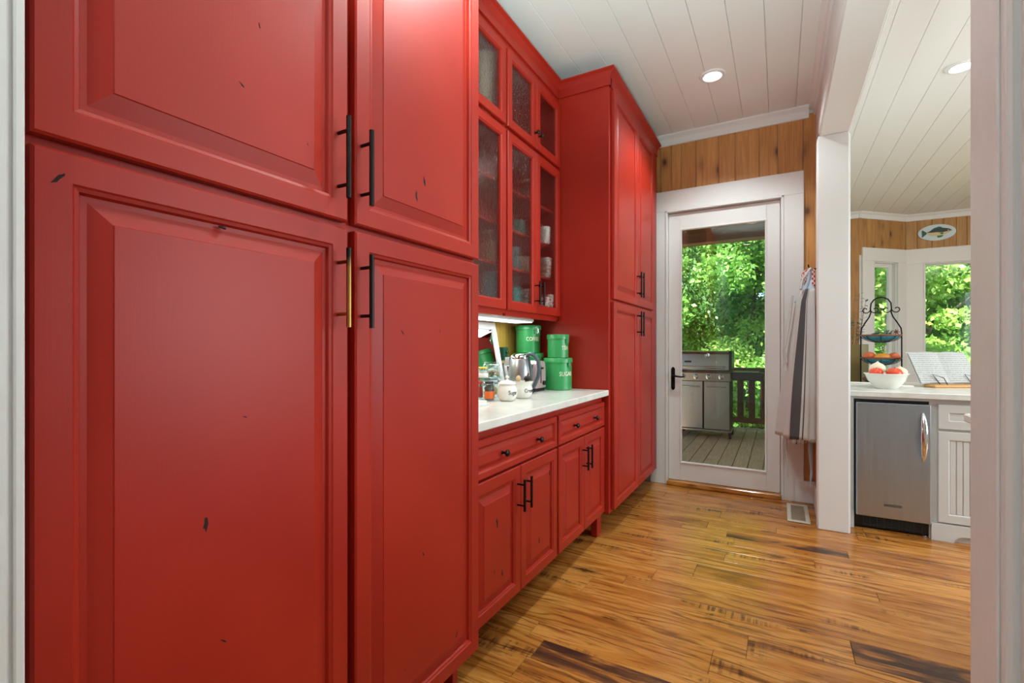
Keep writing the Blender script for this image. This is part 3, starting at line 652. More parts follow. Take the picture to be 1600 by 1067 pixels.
jar('nut_jar', (-1.385, 2.228, uz), .048, .085, 'round glass jar of mixed nuts on the upper tier', 'nutmix', .045, 'jar_glass', None, 60)
jar('seed_jar', (-1.395, 2.232, CZ+.0085), .045, .085, 'glass jar of seeds on the lower tier', 'olive', .05, 'lilac', None, 50)
jar('yellow_jar', (-1.380, 2.125, uz), .032, .062, 'yellow-lidded white jar on the upper tier', 'ceramic', .045, 'yellow', 'ceramic')
jar('orange_jar', (-1.452, 2.098, uz), .030, .070, 'small orange filled jar at the tier edge by the red cabinet', 'yellow', .05, 'orange')
jar('pepper_jar', (-1.300, 2.070, CZ), .026, .098, 'spice jar with orange label and dark contents in front', 'pepper', .072, 'pepper', 'orange')
jar('spice_jar', (-1.335, 2.135, CZ+.0085), .024, .08, 'small orange labelled spice jar behind the sugar pot', 'olive', .05, 'lilac', 'orange')
jar('chili_jar', (-1.375, 2.085, CZ+.0085), .024, .085, 'small jar of red chili flakes on the lower tier', 'chili', .06, 'chili')
def booklet(x1, y1, z0, z1, label):
    t = thing('recipe_booklet', (x1-.1, y1-.06, z0), label, 'booklet')
    MB().box(x1-.21, x1-.002, y1-.124, y1-.002, z0+.001, z1-.001).build('pages', 'ceramic', t)
    MB().box(x1-.212, x1, y1-.126, y1, z1-.001, z1, .0003).box(x1-.212, x1, y1-.126, y1, z0, z0+.001, .0003).box(x1-.212, x1, y1-.1275, y1-.1262, z0, z1).build('cover', 'white', t)
booklet(-1.205, 1.925, CZ, CZ+.007, 'thin white booklet under the other on the counter by the tall cabinet')
booklet(-1.217, 1.918, CZ+.0072, CZ+.021, 'thicker white booklet on top by the tall cabinet')
# things behind the seeded glass
def cup(name, c, r, h, mat, label, cat='cup', taper=.86, handle=True, group=None):
    t = thing(name, c, label, cat, group)
    MB().lathe(c, [(r*taper*.9,0),(r*taper,.004),(r,h),(r-.004,h),(r*taper-.004,.008),(.001,.007)], 24, False).build('body', mat, t, 40)
    if handle:
        MB().tube([(c[0]+.6*r, c[1]-.8*r, c[2]+h*.8), (c[0]+.9*r, c[1]-1.25*r, c[2]+h*.72), (c[0]+.95*r, c[1]-1.3*r, c[2]+h*.4), (c[0]+.55*r, c[1]-.78*r, c[2]+h*.2)], .005, 8).build('handle', mat, t, 60)
    return t
M['teal'] = plain('teal_glaze', (60,160,150), .25); M['teal_lt'] = plain('turquoise_enamel', (96,206,200), .3); M['cream'] = plain('cream_glaze', (222,204,176), .35); M['tan'] = plain('tan_stoneware', (190,160,112), .5)
n = N('speckled_stoneware'); g = n.noise(n.coords(), 60, 3)
n.set(color=n.ramp(g, [(.45, lin((206,196,182))), (.6, lin((120,96,84)))]), rough=.4); M['speckle'] = n.m
n = N('red_floral_china'); g = n.n('TexVoronoi', {'Vector': n.coords(), 'Scale': 45}).outputs[0]
n.set(color=n.ramp(g, [(.35, lin((176,40,36))), (.5, lin((230,222,210)))]), rough=.3); M['floral'] = n.m
def bottle(c, r, h, mat, label, cap):
    t = thing('bottle', c, label, 'bottle')
    MB().lathe(c, [(r*.9,0),(r,.006),(r,h*.62),(r*.45,h*.75),(r*.38,h*.9)], 24).build('body', mat, t, 40)
    MB().lathe((c[0], c[1], c[2]+h*.9), [(r*.42,0),(r*.42,h*.1)], 18).build('cap', cap, t, 40); return t
S1, S2, S3, S4, S0 = 1.4405, 1.6805, 1.9005, 2.1345, 2.4275
bottle((-1.42, 2.257, S2), .026, .195, 'tan', 'slim tan bottle on the middle shelf behind the left glass door', 'cream')
bottle((-1.42, 2.345, S1), .055, .215, plain('sea_blue_glaze', (96,176,196), .3), 'wide sea blue bottle at the bottom behind the left glass door', 'cream')
cup('tall_canister', (-1.40, 2.235, S1), .045, .19, plain('grey_blue_glaze', (132,160,168), .35), 'grey blue jar at the bottom behind the left glass door', 'jar', 1, False)
bottle((-1.43, 2.575, S1), .040, .215, 'teal_lt', 'turquoise bottle at the bottom behind the centre glass door', 'teal_lt')
cup('mug', (-1.37, 2.600, S1), .042, .135, 'speckle', 'tall speckled mug at the bottom behind the centre glass door', 'mug')
cup('mug', (-1.42, 2.648, S2), .046, .105, 'cream', 'cream mug on the middle shelf behind the centre glass door', 'mug')
cup('tumbler', (-1.43, 2.555, S2), .036, .15, plain('grey_teal_glaze', (92,140,146), .3), 'grey teal tumbler next to the cream mug', 'tumbler', .9, False)
cup('tea_caddy', (-1.42, 2.601, S3), .042, .105, 'teal', 'teal caddy on the upper shelf behind the centre glass door', 'caddy', 1, False)
cup('mug', (-1.36, 2.845, S3), .040, .110, 'ceramic', 'white mug on the upper shelf behind the right-hand glass door', 'mug', .9)
cup('pitcher', (-1.365, 2.865, S2), .045, .13, 'speckle', 'grey speckled pitcher behind the right-hand glass door', 'pitcher', .8)
cup('teacup', (-1.352, 2.835, S1), .034, .105, 'floral', 'red floral teacup at the bottom behind the right-hand glass door', 'teacup')
cup('teacup', (-1.350, 2.905, S1), .032, .130, 'floral', 'tall red floral cup beside the floral teacup', 'teacup')
cup('vase', (-1.42, 2.205, S0), .05, .40, 'cream', 'tall cream vase in the top glass cabinet by the tall cabinet', 'vase', .7, False)
bottle((-1.42, 2.70, S4), .035, .16, plain('brown_glaze', (112,74,52), .3), 'small brown bottle on the highest shelf of the glass cabinet', 'cream')

# ------------------------------------------------------------------ kitchen beyond the opening
KY = 3.93; KZ = .927
kb = thing('kitchen_cabinet', (1.5, 4.4, 0), 'white kitchen cabinet with bead board door right of the ice maker', 'cabinet')
MB().box(.832, 2.4, KY+.02, 5.0, .10, .885).box(.832, 2.4, KY+.02, KY+.04, 0, .1).build('body', 'white_cab', kb)
FY = lambda yf: (lambda u, v, d: (u, yf-d, v))
def white_front(name, x0, x1, z0, z1, w, bead):
    d = MB().rings(FY(KY), x0, x1, z0, z1, [(0,-.0195),(0,-.003),(.003,0),(w-.006,0),(w,-.006),(w,-.015)], True, False).build(name, 'white_cab', kb)
    if bead:
        x = x0+w; k = max(1, int(round((x1-x0-2*w)/.032))); st = (x1-x0-2*w)/k
        for i in range(k): MB().box(x+i*st+.001, x+(i+1)*st-.001, KY+.008, KY+.016, z0+w, z1-w, .003).build('bead_board', 'white_cab', d)
    else: MB().rings(FY(KY), x0+w-.001, x1-w+.001, z0+w-.001, z1-w+.001, [(0,-.018),(0,-.009),(.004,-.009)], True, True).build('panel', 'white_cab', d)
    return d
dr = white_front('drawer', .872, 1.33, .703, .858, .056, False); do = white_front('door', .872, 1.33, .116, .688, .056, True)
white_front('drawer', 1.35, 1.82, .703, .858, .056, False); white_front('door', 1.35, 1.82, .116, .688, .056, True)
foot = [(.838,0),(.945,0),(.953,.018),(.966,.034),(.985,.042),(1.25,.042),(1.27,.034),(1.283,.018),(1.29,0),(1.40,0),(1.40,.107),(.838,.107)]
MB().prism(foot, FY(KY), -.012, .006).build('base_valance', 'white_cab', kb)
MB().box(.40, .438, KY+.004, KY+.03, .0, .885, .002).box(.40, .438, KY-.004, KY+.004, 0, .12, .002).box(.39, .87, KY+.006, 5.0, .872, .886).box(.39,.405,KY+.03,5.0,.0,.872).build('filler', 'white_cab', kb)
kt_ = tag(MB().box(.387, 2.45, KY-.028, 5.05, .889, KZ, .004).build('kitchen_countertop', 'quartz'), 'white marble-look kitchen counter holding the fruit bowl', 'countertop')
im = thing('ice_maker', (.64, 4.1, .0), 'stainless undercounter ice maker with a curved handle', 'ice maker')
MB().box(.441, .829, KY+.03, 4.5, .012, .868).build('body', 'black', im)
ds = MB().box(.4475, .832, KY-.025, KY+.02, .098, .852, .004).build('door', 'fridge_steel', im)
hp_ = []
for i in range(13):
    t = i/12; z = .49+.31*t; b = math.sin(PI*t); hp_.append((.793, KY-.024-.045*b**.7, z))
hm = MB(); vs = []; fs = []; seg = 10
for i, p in enumerate(hp_):
    t = i/12; wd = .006+.012*math.sin(PI*t)**.6; th = .006+.004*math.sin(PI*t)
    for k in range(seg):
        a = 2*PI*k/seg; vs.append((p[0]+wd*math.cos(a), p[1]+th*math.sin(a), p[2]))
for i in range(12):
    for k in range(seg): k2 = (k+1) % seg; fs.append([i*seg+k, i*seg+k2, (i+1)*seg+k2, (i+1)*seg+k])
fs += [list(range(seg)), list(range(12*seg, 13*seg))]
hm.add(vs, fs).build('handle', 'chrome', ds, 50)
MB().box(.594, .688, KY-.029, KY-.0245, .178, .198, .002).build('badge', plain('grey_badge', (120,121,122), .35, .9), ds)
gr_ = MB()
for k in range(6): gr_.box(.49, .80, KY+.022, KY+.03, .026+k*.011, .031+k*.011)
for k in range(9): gr_.box(.49+k*.038, .494+k*.038, KY+.02, KY+.03, .02, .095)
gr_.build('vent_grille', plain('dark_teal_grille', (38,48,50), .4), im)
MB().box(.447, .47, KY+.0, KY+.03, .853, .872, .002).build('hinge', 'black', im)
MB().box(.8, .818, KY+.01, KY+.03, .0005, .012, .001).build('levelling_foot', 'chrome', im)
# island whose counter corner peeks out beside the near post
isl = thing('kitchen_island', (1.5, 2.1, 0), 'white kitchen island whose counter corner peeks past the near casing', 'island')
MB().box(.86, 2.2, 1.3, 2.72, 0, .89).build('body', 'white_cab', isl)
MB().box(.706, 2.35, 1.1, 2.80, .891, .928, .006).build('island_top', 'quartz', isl)
# white tray, fruit bowl, produce
tr = MB().rings(lambda u, v, d: (u, v, KZ+d), .41, .83, 4.33, 4.60, [(0,.0005),(0,.014),(.004,.018),(.012,.018),(.016,.012)])
tag(tr.build('serving_tray', 'ceramic'), 'flat white tray under the white fruit bowl', 'tray')
bc = (.655, 4.215, KZ+.0002)
bo = MB().lathe(bc, [(.062,0),(.066,.004),(.07,.01),(.105,.055),(.122,.100),(.130,.104),(.130,.108),(.119,.108),(.10,.062),(.06,.014),(.001,.012)], 40, False)
tag(bo.build('fruit_bowl', 'ceramic', None, 50), 'white ceramic bowl of tomatoes and onions on the kitchen counter', 'bowl')
M['tomato'] = plain('tomato_red', (226,74,36), .25); M['onion'] = plain('white_onion', (232,214,186), .35); M['stem'] = plain('stem_green', (70,110,50), .6); M['peach'] = plain('peach_skin', (214,104,58), .5); M['mango'] = plain('yellow_orange_skin', (230,150,50), .4); M['plum'] = plain('red_skin', (168,66,44), .4)
def produce(name, c, r, mat, label, cat, grp, sq=(1,1,.88), stem='stem', tip=False):
    t = thing(name, (c[0], c[1], c[2]-r*sq[2]), label, cat, grp)
    b = MB().ball(c, r, 20, 14, sq)
    b.v = [((x-c[0])*(1-.0*1)+c[0], y, z - r*.16*math.exp(-(((x-c[0])**2+(y-c[1])**2)/(r*.3)**2))*(1 if z > c[2] else -1) + (r*.4*math.exp(-(((x-c[0])**2+(y-c[1])**2)/(r*.22)**2)) if tip and z > c[2] else 0)) for x, y, z in b.v]
    b.build('fruit', mat, t, 80)
    MB().tube([(c[0], c[1], c[2]+r*sq[2]*.72), (c[0]+r*.05, c[1], c[2]+r*sq[2]*(1.3 if tip else 1.02))], r*.06, 6).build('stem', 'onion' if tip else stem, t)
    return t
pz = bc[2]
produce('tomato', (.592, 4.165, pz+.112), .042, 'tomato', 'orange red tomato at the left of the white bowl', 'tomato', 'produce in the white bowl')
produce('onion', (.610, 4.240, pz+.138), .048, 'onion', 'white onion heaped at the left of the white bowl', 'onion', 'produce in the white bowl', tip=True)
produce('tomato', (.690, 4.150, pz+.110), .047, 'tomato', 'bright red tomato at the centre front of the white bowl', 'tomato', 'produce in the white bowl')
produce('onion', (.735, 4.235, pz+.112), .045, 'onion', 'white onion at the right of the white bowl', 'onion', 'produce in the white bowl', tip=True)
produce('tomato', (.665, 4.255, pz+.070), .04, 'tomato', 'tomato half hidden between the two onions', 'tomato', 'produce in the white bowl')
# three tier fruit stand, facing the camera
sx, sy = .70, 4.72; sz = KZ
fs_ = thing('fruit_stand', (sx, sy, sz), 'black wrought iron three-tier fruit stand with scrolled top', 'fruit stand')
ca, sa = math.cos(-.15), math.sin(-.15)
def fp(u, d, z): return (sx+u*ca-d*sa, sy+u*sa+d*ca, sz+z)
hw = .128
out = [(-hw,.02),(-hw,.42)] + [(-hw+.012,.475),(-hw+.045,.525),(-.085,.56),(-.075,.60),(-.068,.622)] 
arch = [(-.068,.60),(-.062,.64),(-.045,.668),(-.02,.683),(0,.686),(.02,.683),(.045,.668),(.062,.64),(.068,.60)]
MB().tube([fp(u, 0, z) for u, z in [(-hw,.0),(-hw,.40),(-hw+.004,.44),(-hw+.03,.49),(-.075,.53),(-.064,.565),(-.066,.60),(-.062,.64),(-.045,.668),(-.02,.683),(0,.686),(.02,.683),(.045,.668),(.062,.64),(.066,.60),(.064,.565),(.075,.53),(hw-.03,.49),(hw-.004,.44),(hw,.40),(hw,0)]], .0052, 8).build('frame', 'iron', fs_, 60)
for s in (-1, 1):
    for dirn in (-1, 1):
        pts = []
        for i in range(16):
            a = i/15*1.55*PI*1.2; rr = .030*(1-i/15*.72); pts.append(fp(s*.066 + dirn*(.031 - rr*math.cos(a)), 0, .590 - rr*math.sin(a)))
        MB().tube(pts, .004, 6).build('scroll', 'iron', fs_, 60)
M['rust'] = plain('rusty_brown_iron', (126,72,44), .55, .3); M['bluewire'] = plain('teal_glass_bowl', (40,110,124), .25)
tiers = [(.040, .115), (.205, .125), (.385, .128)]
for z, r in tiers:
    b = MB().tube([fp(r*math.cos(2*PI*i/32), r*math.sin(2*PI*i/32), z) for i in range(32)], .0065, 8, True).build('basket_rim', 'rust', fs_, 60)
    pro = []
    for i in range(9):
        t = i/8*PI/2; pro.append(((r-.006)*math.cos(t), -.052*math.sin(t) if z > .1 else -.036*math.sin(t)))
    bm_ = MB(); q = fp(0,0,z); bm_.lathe((q[0], q[1], q[2]), [(max(.002, a), h) for a, h in pro], 28, False); bm_.build('glass_dish', 'bluewire', b, 60)
    for k in range(8):
        a = 2*PI*k/8
        MB().tube([fp((r)*math.cos(a)*math.cos(t), r*math.sin(a)*math.cos(t), z-(.056 if z > .1 else .038)*math.sin(t)) for t in [i/7*PI/2 for i in range(8)]], .0026, 6).build('wire', 'iron', b, 60)
F = 'fruit on the three-tier stand'
def onst(name, u, d, z, r, mat, label, cat='fruit', sq=(1,1,.92)): p = fp(u, d, z); return produce(name, p, r, mat, label, cat, F, sq)
onst('peach', -.072, -.03, .205+.012, .042, 'peach', 'rosy peach on the middle tier near the box')
onst('mango', .010, -.045, .205+.002, .048, 'mango', 'yellow orange mango at the centre of the middle tier', sq=(1.15,1,.85))
onst('peach', .082, -.02, .205+.010, .038, 'peach', 'peach at the window end of the middle tier')
onst('apple', -.040, -.02, .040+.020, .044, 'plum', 'red apple on the lowest tier behind the onion')
onst('peach', .045, -.02, .040+.018, .046, 'peach', 'large peach on the lowest tier behind the bowl')
# herb sprigs in the top basket
hb = thing('herb_bundle', fp(0, 0, .36), 'blue green herb sprigs lying in the top basket', 'herbs')
r_ = random.Random(3)
for k in range(9):
    u0 = r_.uniform(-.08, .05); u1 = u0+r_.uniform(.03,.06); z1 = r_.uniform(.395, .44)
    MB().tube([fp(u0, r_.uniform(-.05,.05), .375), fp((u0+u1)/2, r_.uniform(-.05,.05), .395), fp(u1, r_.uniform(-.04,.04), z1)], [.006,.008,.003], 6).build('sprig', plain('sage_leaf', (74,104,84), .6) if k == 0 else bpy.data.materials['sage_leaf'], hb, 60)
st = thing('star_pod', fp(.095, -.01, .395), 'dark red dried pod on the rim of the top basket', 'pod')
for k in range(7):
    a = 2*PI*k/7; MB().tube([fp(.095, -.01, .41), fp(.095+.022*math.cos(a), -.012, .41+.022*math.sin(a))], [.006,.002], 6).build('lobe', plain('dried_red', (98,44,40), .6) if k == 0 else bpy.data.materials['dried_red'], st)
# box
cb_ = thing('cardboard_box', (.5, 4.95, KZ), 'olive tan box standing at the back of the kitchen counter', 'box')
MB().box(.42, .640, 4.86, 5.0, KZ, KZ+.315, .002).build('carton', plain('olive_card', (138,116,66), .7), cb_)
MB().box(.585, .6405, 4.8585, 4.8605, KZ+.004, KZ+.311).build('side_strip', plain('pale_card', (186,172,130), .7), cb_)
# eucalyptus sprig
eu = thing('eucalyptus_plant', (.545, 5.02, KZ), 'dusty green eucalyptus plant behind the box', 'plant')
vs = MB().lathe((.53, 5.02, KZ), [(.025,0),(.03,.01),(.028,.12),(.02,.14)], 16).build('vase', 'tan', eu, 40)
r_ = random.Random(9); lm = MB()
for k in range(6):
    tip = (.53+r_.uniform(-.07,.11), 5.02+r_.uniform(-.04,.04), KZ+r_.uniform(.5,.78)); pts = [(.53, 5.02, KZ+.1), ((.53+tip[0])/2+.01, 5.02, KZ+.35), tip]
    MB().tube(pts, [.003,.0025,.0012], 5).build('stem', bpy.data.materials['walnut'], eu)
    for j in range(16):
        t = .35+.65*j/15; p = Vector(pts[1]).lerp(Vector(tip), (t-.35)/.65); a = r_.uniform(0, 6.28); q = Vector((math.cos(a), math.sin(a)*.6, r_.uniform(-.3,.6))).normalized()*.042
        s_ = q.cross(Vector((0,0,1))).normalized()*.012
        lm.add([p, p+q*.5+s_, p+q, p+q*.5-s_, p+q*.5+Vector((0,0,.003))], [[0,1,4],[1,2,4],[2,3,4],[3,0,4]])
lf = lm.build('leaves', plain('dusty_green', (104,116,92), .7), eu); lf['kind'] = 'stuff'
# cookbook on bamboo stand
cbx = thing('book_stand', (1.12, 4.50, KZ), 'bamboo cookbook stand with black wire page holders', 'stand')
M['bamboo'] = plain('bamboo', (204,152,84), .4)
BO = Vector((.962, 4.425)); BY = math.radians(29.4); BT = .50
def fl(co): u, d, z = co; return (BO.x+u*math.cos(BY)-d*math.sin(BY), BO.y+u*math.sin(BY)+d*math.cos(BY), KZ+z)   # flat on the counter
def bp(co): u, d, z = co; u -= 1.0; return fl((u, .075+math.sin(BT)*z-math.cos(BT)*d, .022+math.cos(BT)*z+math.sin(BT)*d))
MB().box(0, .42, 0, .10, .0004, .022, .007, xf=fl).build('ledge', 'bamboo', cbx)
MB().box(1.05, 1.36, -.014, -.001, .002, .235, .003, xf=bp).build('backboard', 'bamboo', cbx)
MB().box(.16, .24, .10, .26, .0004, .010, .003, xf=fl).build('rear_foot', 'bamboo', cbx)
for u in (.105, .34):
    MB().tube([fl((u, .012, .020)), fl((u-.012, .03, .07)), fl((u-.055, .075, .095)), fl((u-.018, .05, .02))], .0028, 6).build('page_holder', 'iron', cbx)
n = N('printed_page'); uvv = n.n('TexCoord').outputs['Object']; se = n.n('SeparateXYZ', {0: uvv})
wv = n.n('TexWave', {'Vector': uvv, 'Scale': 22, 'Distortion': 0}, wave_type='BANDS', bands_direction='Z').outputs[1]
nz = n.noise(n.coords((30,1,90)), 3, 2)
fac = n.n('Math', {0: n.ramp(wv, [(.55, bw(0)), (.7, bw(1))]), 1: n.ramp(nz, [(.40, bw(0)), (.52, bw(.5))])}, operation='MULTIPLY').outputs[0]
n.set(color=n.mix(fac, lin((188,187,182)), lin((96,94,96))), rough=.8); M['page'] = n.m
cbk = thing('cookbook', (1.12, 4.56, KZ+.024), 'open white cookbook standing on the bamboo stand', 'book')
def half(s, dz, inset, mat, name):
    mb = MB(); k = 8; vs = []; fs = []
    for i in range(k+1):
        t = i/k; u = 1.175+s*(.215-inset)*t; bulge = .016*math.sin(PI*min(1, t*1.15))*(1-t*.5)+dz
        for z in (.002, .258-inset): vs.append(bp((u, .004+bulge, z)))
    for i in range(k): fs.append([i*2, i*2+2, i*2+3, i*2+1])
    b0 = len(vs)
    for i in range(k+1):
        t = i/k; u = 1.175+s*(.215-inset)*t
        for z in (.002, .258-inset): vs.append(bp((u, .003+dz*.6, z)))
    for i in range(k): fs.append([b0+i*2, b0+i*2+1, b0+i*2+3, b0+i*2+2])
    fs += [[k*2, k*2+1, b0+k*2+1, b0+k*2]]
    for i in range(k): fs += [[i*2, b0+i*2, b0+i*2+2, i*2+2], [i*2+1, i*2+3, b0+i*2+3, b0+i*2+1]]
    mb.add(vs, fs); return mb.build(name, mat, cbk, 40)
half(-1, .008, .004, 'page', 'page_block'); half(1, .008, .004, 'page', 'page_block')
MB().box(.957, 1.393, .0005, .0025, .0, .262, xf=bp).build('cover', plain('grey_cover', (196,192,186), .5), cbk)
# fish plaque on the bay wall
fcx, fcz = .34, 2.82
def fpz(u, v, d): return xfM((u, -d, v))
fi = thing('fish_plaque', fpz(fcx, fcz-.12, 0), 'oval white plaque with a painted bass above the bay window', 'plaque')
rx, rz = .205, .112
MB().prism([(fcx+rx*math.cos(2*PI*i/40), fcz+rz*math.sin(2*PI*i/40)) for i in range(40)], fpz, .0005, .014).build('oval_board', plain('pale_blue_white', (206,224,230), .35), fi)
MB().prism([(fcx+u*.98, fcz+v) for u, v in [(-.115,-.012),(-.06,-.04),(.0,-.05),(.06,-.045),(.12,-.022),(.165,.012),(.13,.038),(.06,.055),(0,.05),(-.06,.028),(-.115,.006)]], fpz, .012, .020).build('belly', plain('fish_cream', (212,196,150), .4), fi)
MB().prism([(fcx+u*.98, fcz+v) for u, v in [(-.115,.004),(-.06,.0),(.0,.002),(.05,-.005),(.09,.0),(.165,.014),(.13,.040),(.06,.057),(0,.052),(-.06,.030)]], fpz, .0195, .0225).build('back', plain('fish_dark_green', (44,62,58), .4), fi)
MB().prism([(fcx+u, fcz+v) for u, v in [(-.10,-.004),(-.155,.045),(-.165,.03),(-.16,-.03),(-.165,-.055),(-.15,-.05)]], fpz, .013, .019).build('tail', plain('fish_teal', (36,92,84), .4), fi)
MB().prism([(fcx+u, fcz+v) for u, v in [(-.07,.028),(-.03,.062),(.02,.078),(.05,.07),(.06,.05),(0,.045)]], fpz, .013, .019).build('dorsal_fin', bpy.data.materials['fish_teal'], fi)
MB().prism([(fcx+u, fcz+v) for u, v in [(.0,-.045),(.01,-.075),(.05,-.07),(.075,-.045)]], fpz, .013, .019).build('belly_fin', plain('fish_fin_green', (56,110,60), .4), fi)
MB().prism([(fcx+u, fcz+v) for u, v in [(.03,-.012),(.045,-.032),(.07,-.028),(.065,-.006)]], fpz, .0205, .0245).build('side_fin', bpy.data.materials['fish_fin_green'], fi)
MB().prism([(fcx+.118+.009*math.cos(2*PI*i/10), fcz+.018+.009*math.sin(2*PI*i/10)) for i in range(10)], fpz, .021, .026).build('eye', plain('fish_pink', (200,150,130), .4), fi)
# chandelier over the breakfast nook (seen as amber reflections in the bay window)
ch = thing('chandelier', (2.62, 6.28, CEIL), 'iron chandelier with amber globes reflected in the bay window', 'chandelier')
MB().tube([(2.62, 6.28, CEIL), (2.62, 6.28, 1.75)], .008).build('stem', 'iron', ch)
for k in range(6):
    a = 2*PI*k/6+.35; z = 1.84 if k % 2 else 1.66; p = (2.62+.36*math.cos(a), 6.28+.36*math.sin(a), z)
    ar = MB().tube([(2.62, 6.28, 1.80), (2.62+.16*math.cos(a), 6.28+.16*math.sin(a), 1.66), (p[0], p[1], z-.05)], .006).build('arm', 'iron', ch)
    MB().ball(p, .030, 14, 10).build('amber_globe', 'amber', ar, 60)
# picture frame sliver on the near wall
pf = thing('picture_frame', (.222, .55, 1.31), 'reddish brown picture frame at the far right edge', 'picture')
MB().box(.204, .2245, .40, .636, 1.31, 1.345, .003).box(.204, .2245, .40, .636, 1.81, 1.845, .003).box(.204, .2245, .603, .636, 1.345, 1.81, .003).box(.204, .2245, .40, .433, 1.345, 1.81, .003).build('frame', plain('rosewood', (112,70,58), .4), pf)
MB().box(.216, .2243, .433, .603, 1.345, 1.81).build('picture', plain('sage_print', (140,160,140), .6), pf)

# ------------------------------------------------------------------ aprons on the hook
n = N('striped_linen'); uvn = n.n('UVMap').outputs[0]; ux = n.n('SeparateXYZ', {0: uvn}).outputs[0]
stp = n.n('ValToRGB', {0: ux}); e = stp.color_ramp; e.interpolation = 'CONSTANT'
L_, D_ = lin((212,214,212)), lin((84,86,88))
stops = [(0, L_),(.770, D_),(.777, L_),(.790, D_),(.862, L_),(.875, D_),(.882, L_)]
while len(e.elements) < len(stops): e.elements.new(.5)
for el, (p, c_) in zip(e.elements, stops): el.position = p; el.color = c_
wv = n.noise(n.coords((1,1,1)), 220, 2); wr_ = n.noise(n.coords((1,1,.5)), 14, 4, .6)
n.set(color=n.mix(.25, stp.outputs[0], n.ramp(wv, [(.3, lin((150,148,142))), (.7, lin((216,212,204)))]), 'MULTIPLY'), rough=.9, normal=n.bump(wr_, .5, .012)); M['linen'] = n.m
def cloth(name, parent, mat, zt, zb, wfun, y0, y1, nz=40, nu=110, fold=.024, seed=1, xw=.222, closed=True):
    r = random.Random(seed); ph = [r.uniform(0, 6.28) for _ in range(4)]
    vs = []; uvs = []; fs = []
    for j in range(nz+1):
        t = j/nz; z = zt+(zb-zt)*t; w = wfun(t); ya = (y0+y1)/2+(y0-(y0+y1)/2)*min(1, .35+.9*t); yb = (y0+y1)/2+(y1-(y0+y1)/2)*min(1, .35+.9*t)
        for i in range(nu+1):
            u = i/nu; a = PI*u
            f = fold*(.3+t)*(math.sin(u*23+ph[0]+t*1.5)+.6*math.sin(u*41+ph[1]-t*2))*math.sin(PI*u)**.5
            x = xw - (w)*(math.sin(a)**.75) - f; yy = (ya+yb)/2+(yb-ya)/2*math.cos(a) + f*.5
            x = min(x, xw-.001)
            vs.append((x, yy, z+.006*math.sin(u*30)*(t > .99))); uvs.append((u, t))
    for j in range(nz):
        for i in range(nu): a = j*(nu+1)+i; fs.append([a, a+1, a+nu+2, a+nu+1])
    arr = np.array(vs); o_ = Vector(((arr[:,0].min()+arr[:,0].max())/2, (arr[:,1].min()+arr[:,1].max())/2, arr[:,2].min()))
    me = bpy.data.meshes.new(name); me.from_pydata((arr-np.array(o_)).tolist(), [], fs)
    ul_ = me.uv_layers.new(name='UVMap')
    for lp in me.loops: ul_.data[lp.index].uv = uvs[lp.vertex_index]
    for p in me.polygons: p.use_smooth = True
    me.materials.append(M[mat]); o = link(name, me, o_, parent)
    so = o.modifiers.new('thickness', 'SOLIDIFY'); so.thickness = .003
    return o
def interp(pts):
    def f(t):
        for (a, b), (c_, d) in zip(pts[:-1], pts[1:]):
            if t <= c_: return b+(d-b)*(t-a)/(c_-a)
        return pts[-1][1]
    return f
ap = thing('striped_apron', (.15, 4.12, .555), 'off-white linen apron with a dark grey stripe hanging by the door', 'apron')
cloth('apron_skirt', ap, 'linen', 1.64, .562, interp([(0,.072),(.08,.105),(.3,.128),(.6,.165),(1,.212)]), 3.90, 4.34, seed=4)
fr_ = MB(); r_ = random.Random(8)
for k in range(46):
    a = PI*(.06+.88*k/45); x = .222-.212*math.sin(a)**.75; yy = 4.12+.22*math.cos(a); q = r_.uniform(.012,.026)
    fr_.tube([(x, yy, .566), (x+r_.uniform(-.004,.004), yy+r_.uniform(-.004,.004), .562-q)], .0018, 4)
o = fr_.build('fringe', plain('linen_thread', (206,202,194), .9), ap); o['kind'] = 'stuff'
MB().tube([(.135, 4.06, 1.64), (.150, 4.10, 1.72), (.195, 4.15, 1.80), (.200, 4.17, 1.805), (.20, 4.20, 1.78), (.175, 4.2, 1.64)], .009, 6).build('neck_strap', 'linen', ap, 60)
MB().tube([(.085, 4.10, 1.60), (.070, 4.09, 1.48), (.055, 4.09, 1.36), (.030, 4.08, 1.20), (.045, 4.08, 1.10)], [.008,.010,.012,.010,.008], 6).build('waist_tie', 'linen', ap, 60)
MB().tube([(.05, 4.10, .60), (.045, 4.10, .45), (.052, 4.10, .36), (.048, 4.10, .25)], [.008,.008,.007,.009], 6).build('hanging_tie', 'linen', ap, 60)
MB().tube([(.105, 4.10, .60), (.108, 4.10, .50)], .007, 6).build('hanging_tie', plain('grey_tape', (110,110,110), .9), ap, 60)
n = N('pale_blue_cotton'); g = n.noise(n.coords(), 20, 3); n.set(color=lin((182,206,222)), rough=.9, normal=n.bump(g, .4, .01)); M['blue'] = n.m
n = N('red_gingham'); ck = n.n('TexChecker', {'Vector': n.coords((1,1,1)), 'Color1': lin((186,40,44)), 'Color2': lin((226,216,214)), 'Scale': 60}); n.set(color=ck.outputs[0], rough=.9); M['gingham'] = n.m
ba = thing('blue_apron', (.19, 4.22, .20), 'pale blue apron with red gingham trim behind the striped apron', 'apron')
cloth('bib', ba, 'blue', 1.80, 1.56, interp([(0,.02),(.35,.045),(.7,.072),(1,.112)]), 4.10, 4.32, 16, 32, .006, 2)
MB().tube([(.178, 4.20, 1.795), (.162, 4.19, 1.765), (.160, 4.185, 1.72), (.166, 4.18, 1.70)], [.012,.020,.020,.012], 8).build('gingham_trim', 'gingham', ba, 60)
MB().tube([(.212, 4.06, 1.78), (.214, 4.05, 1.66)], .010, 8).build('gingham_tie', 'gingham', ba, 60)
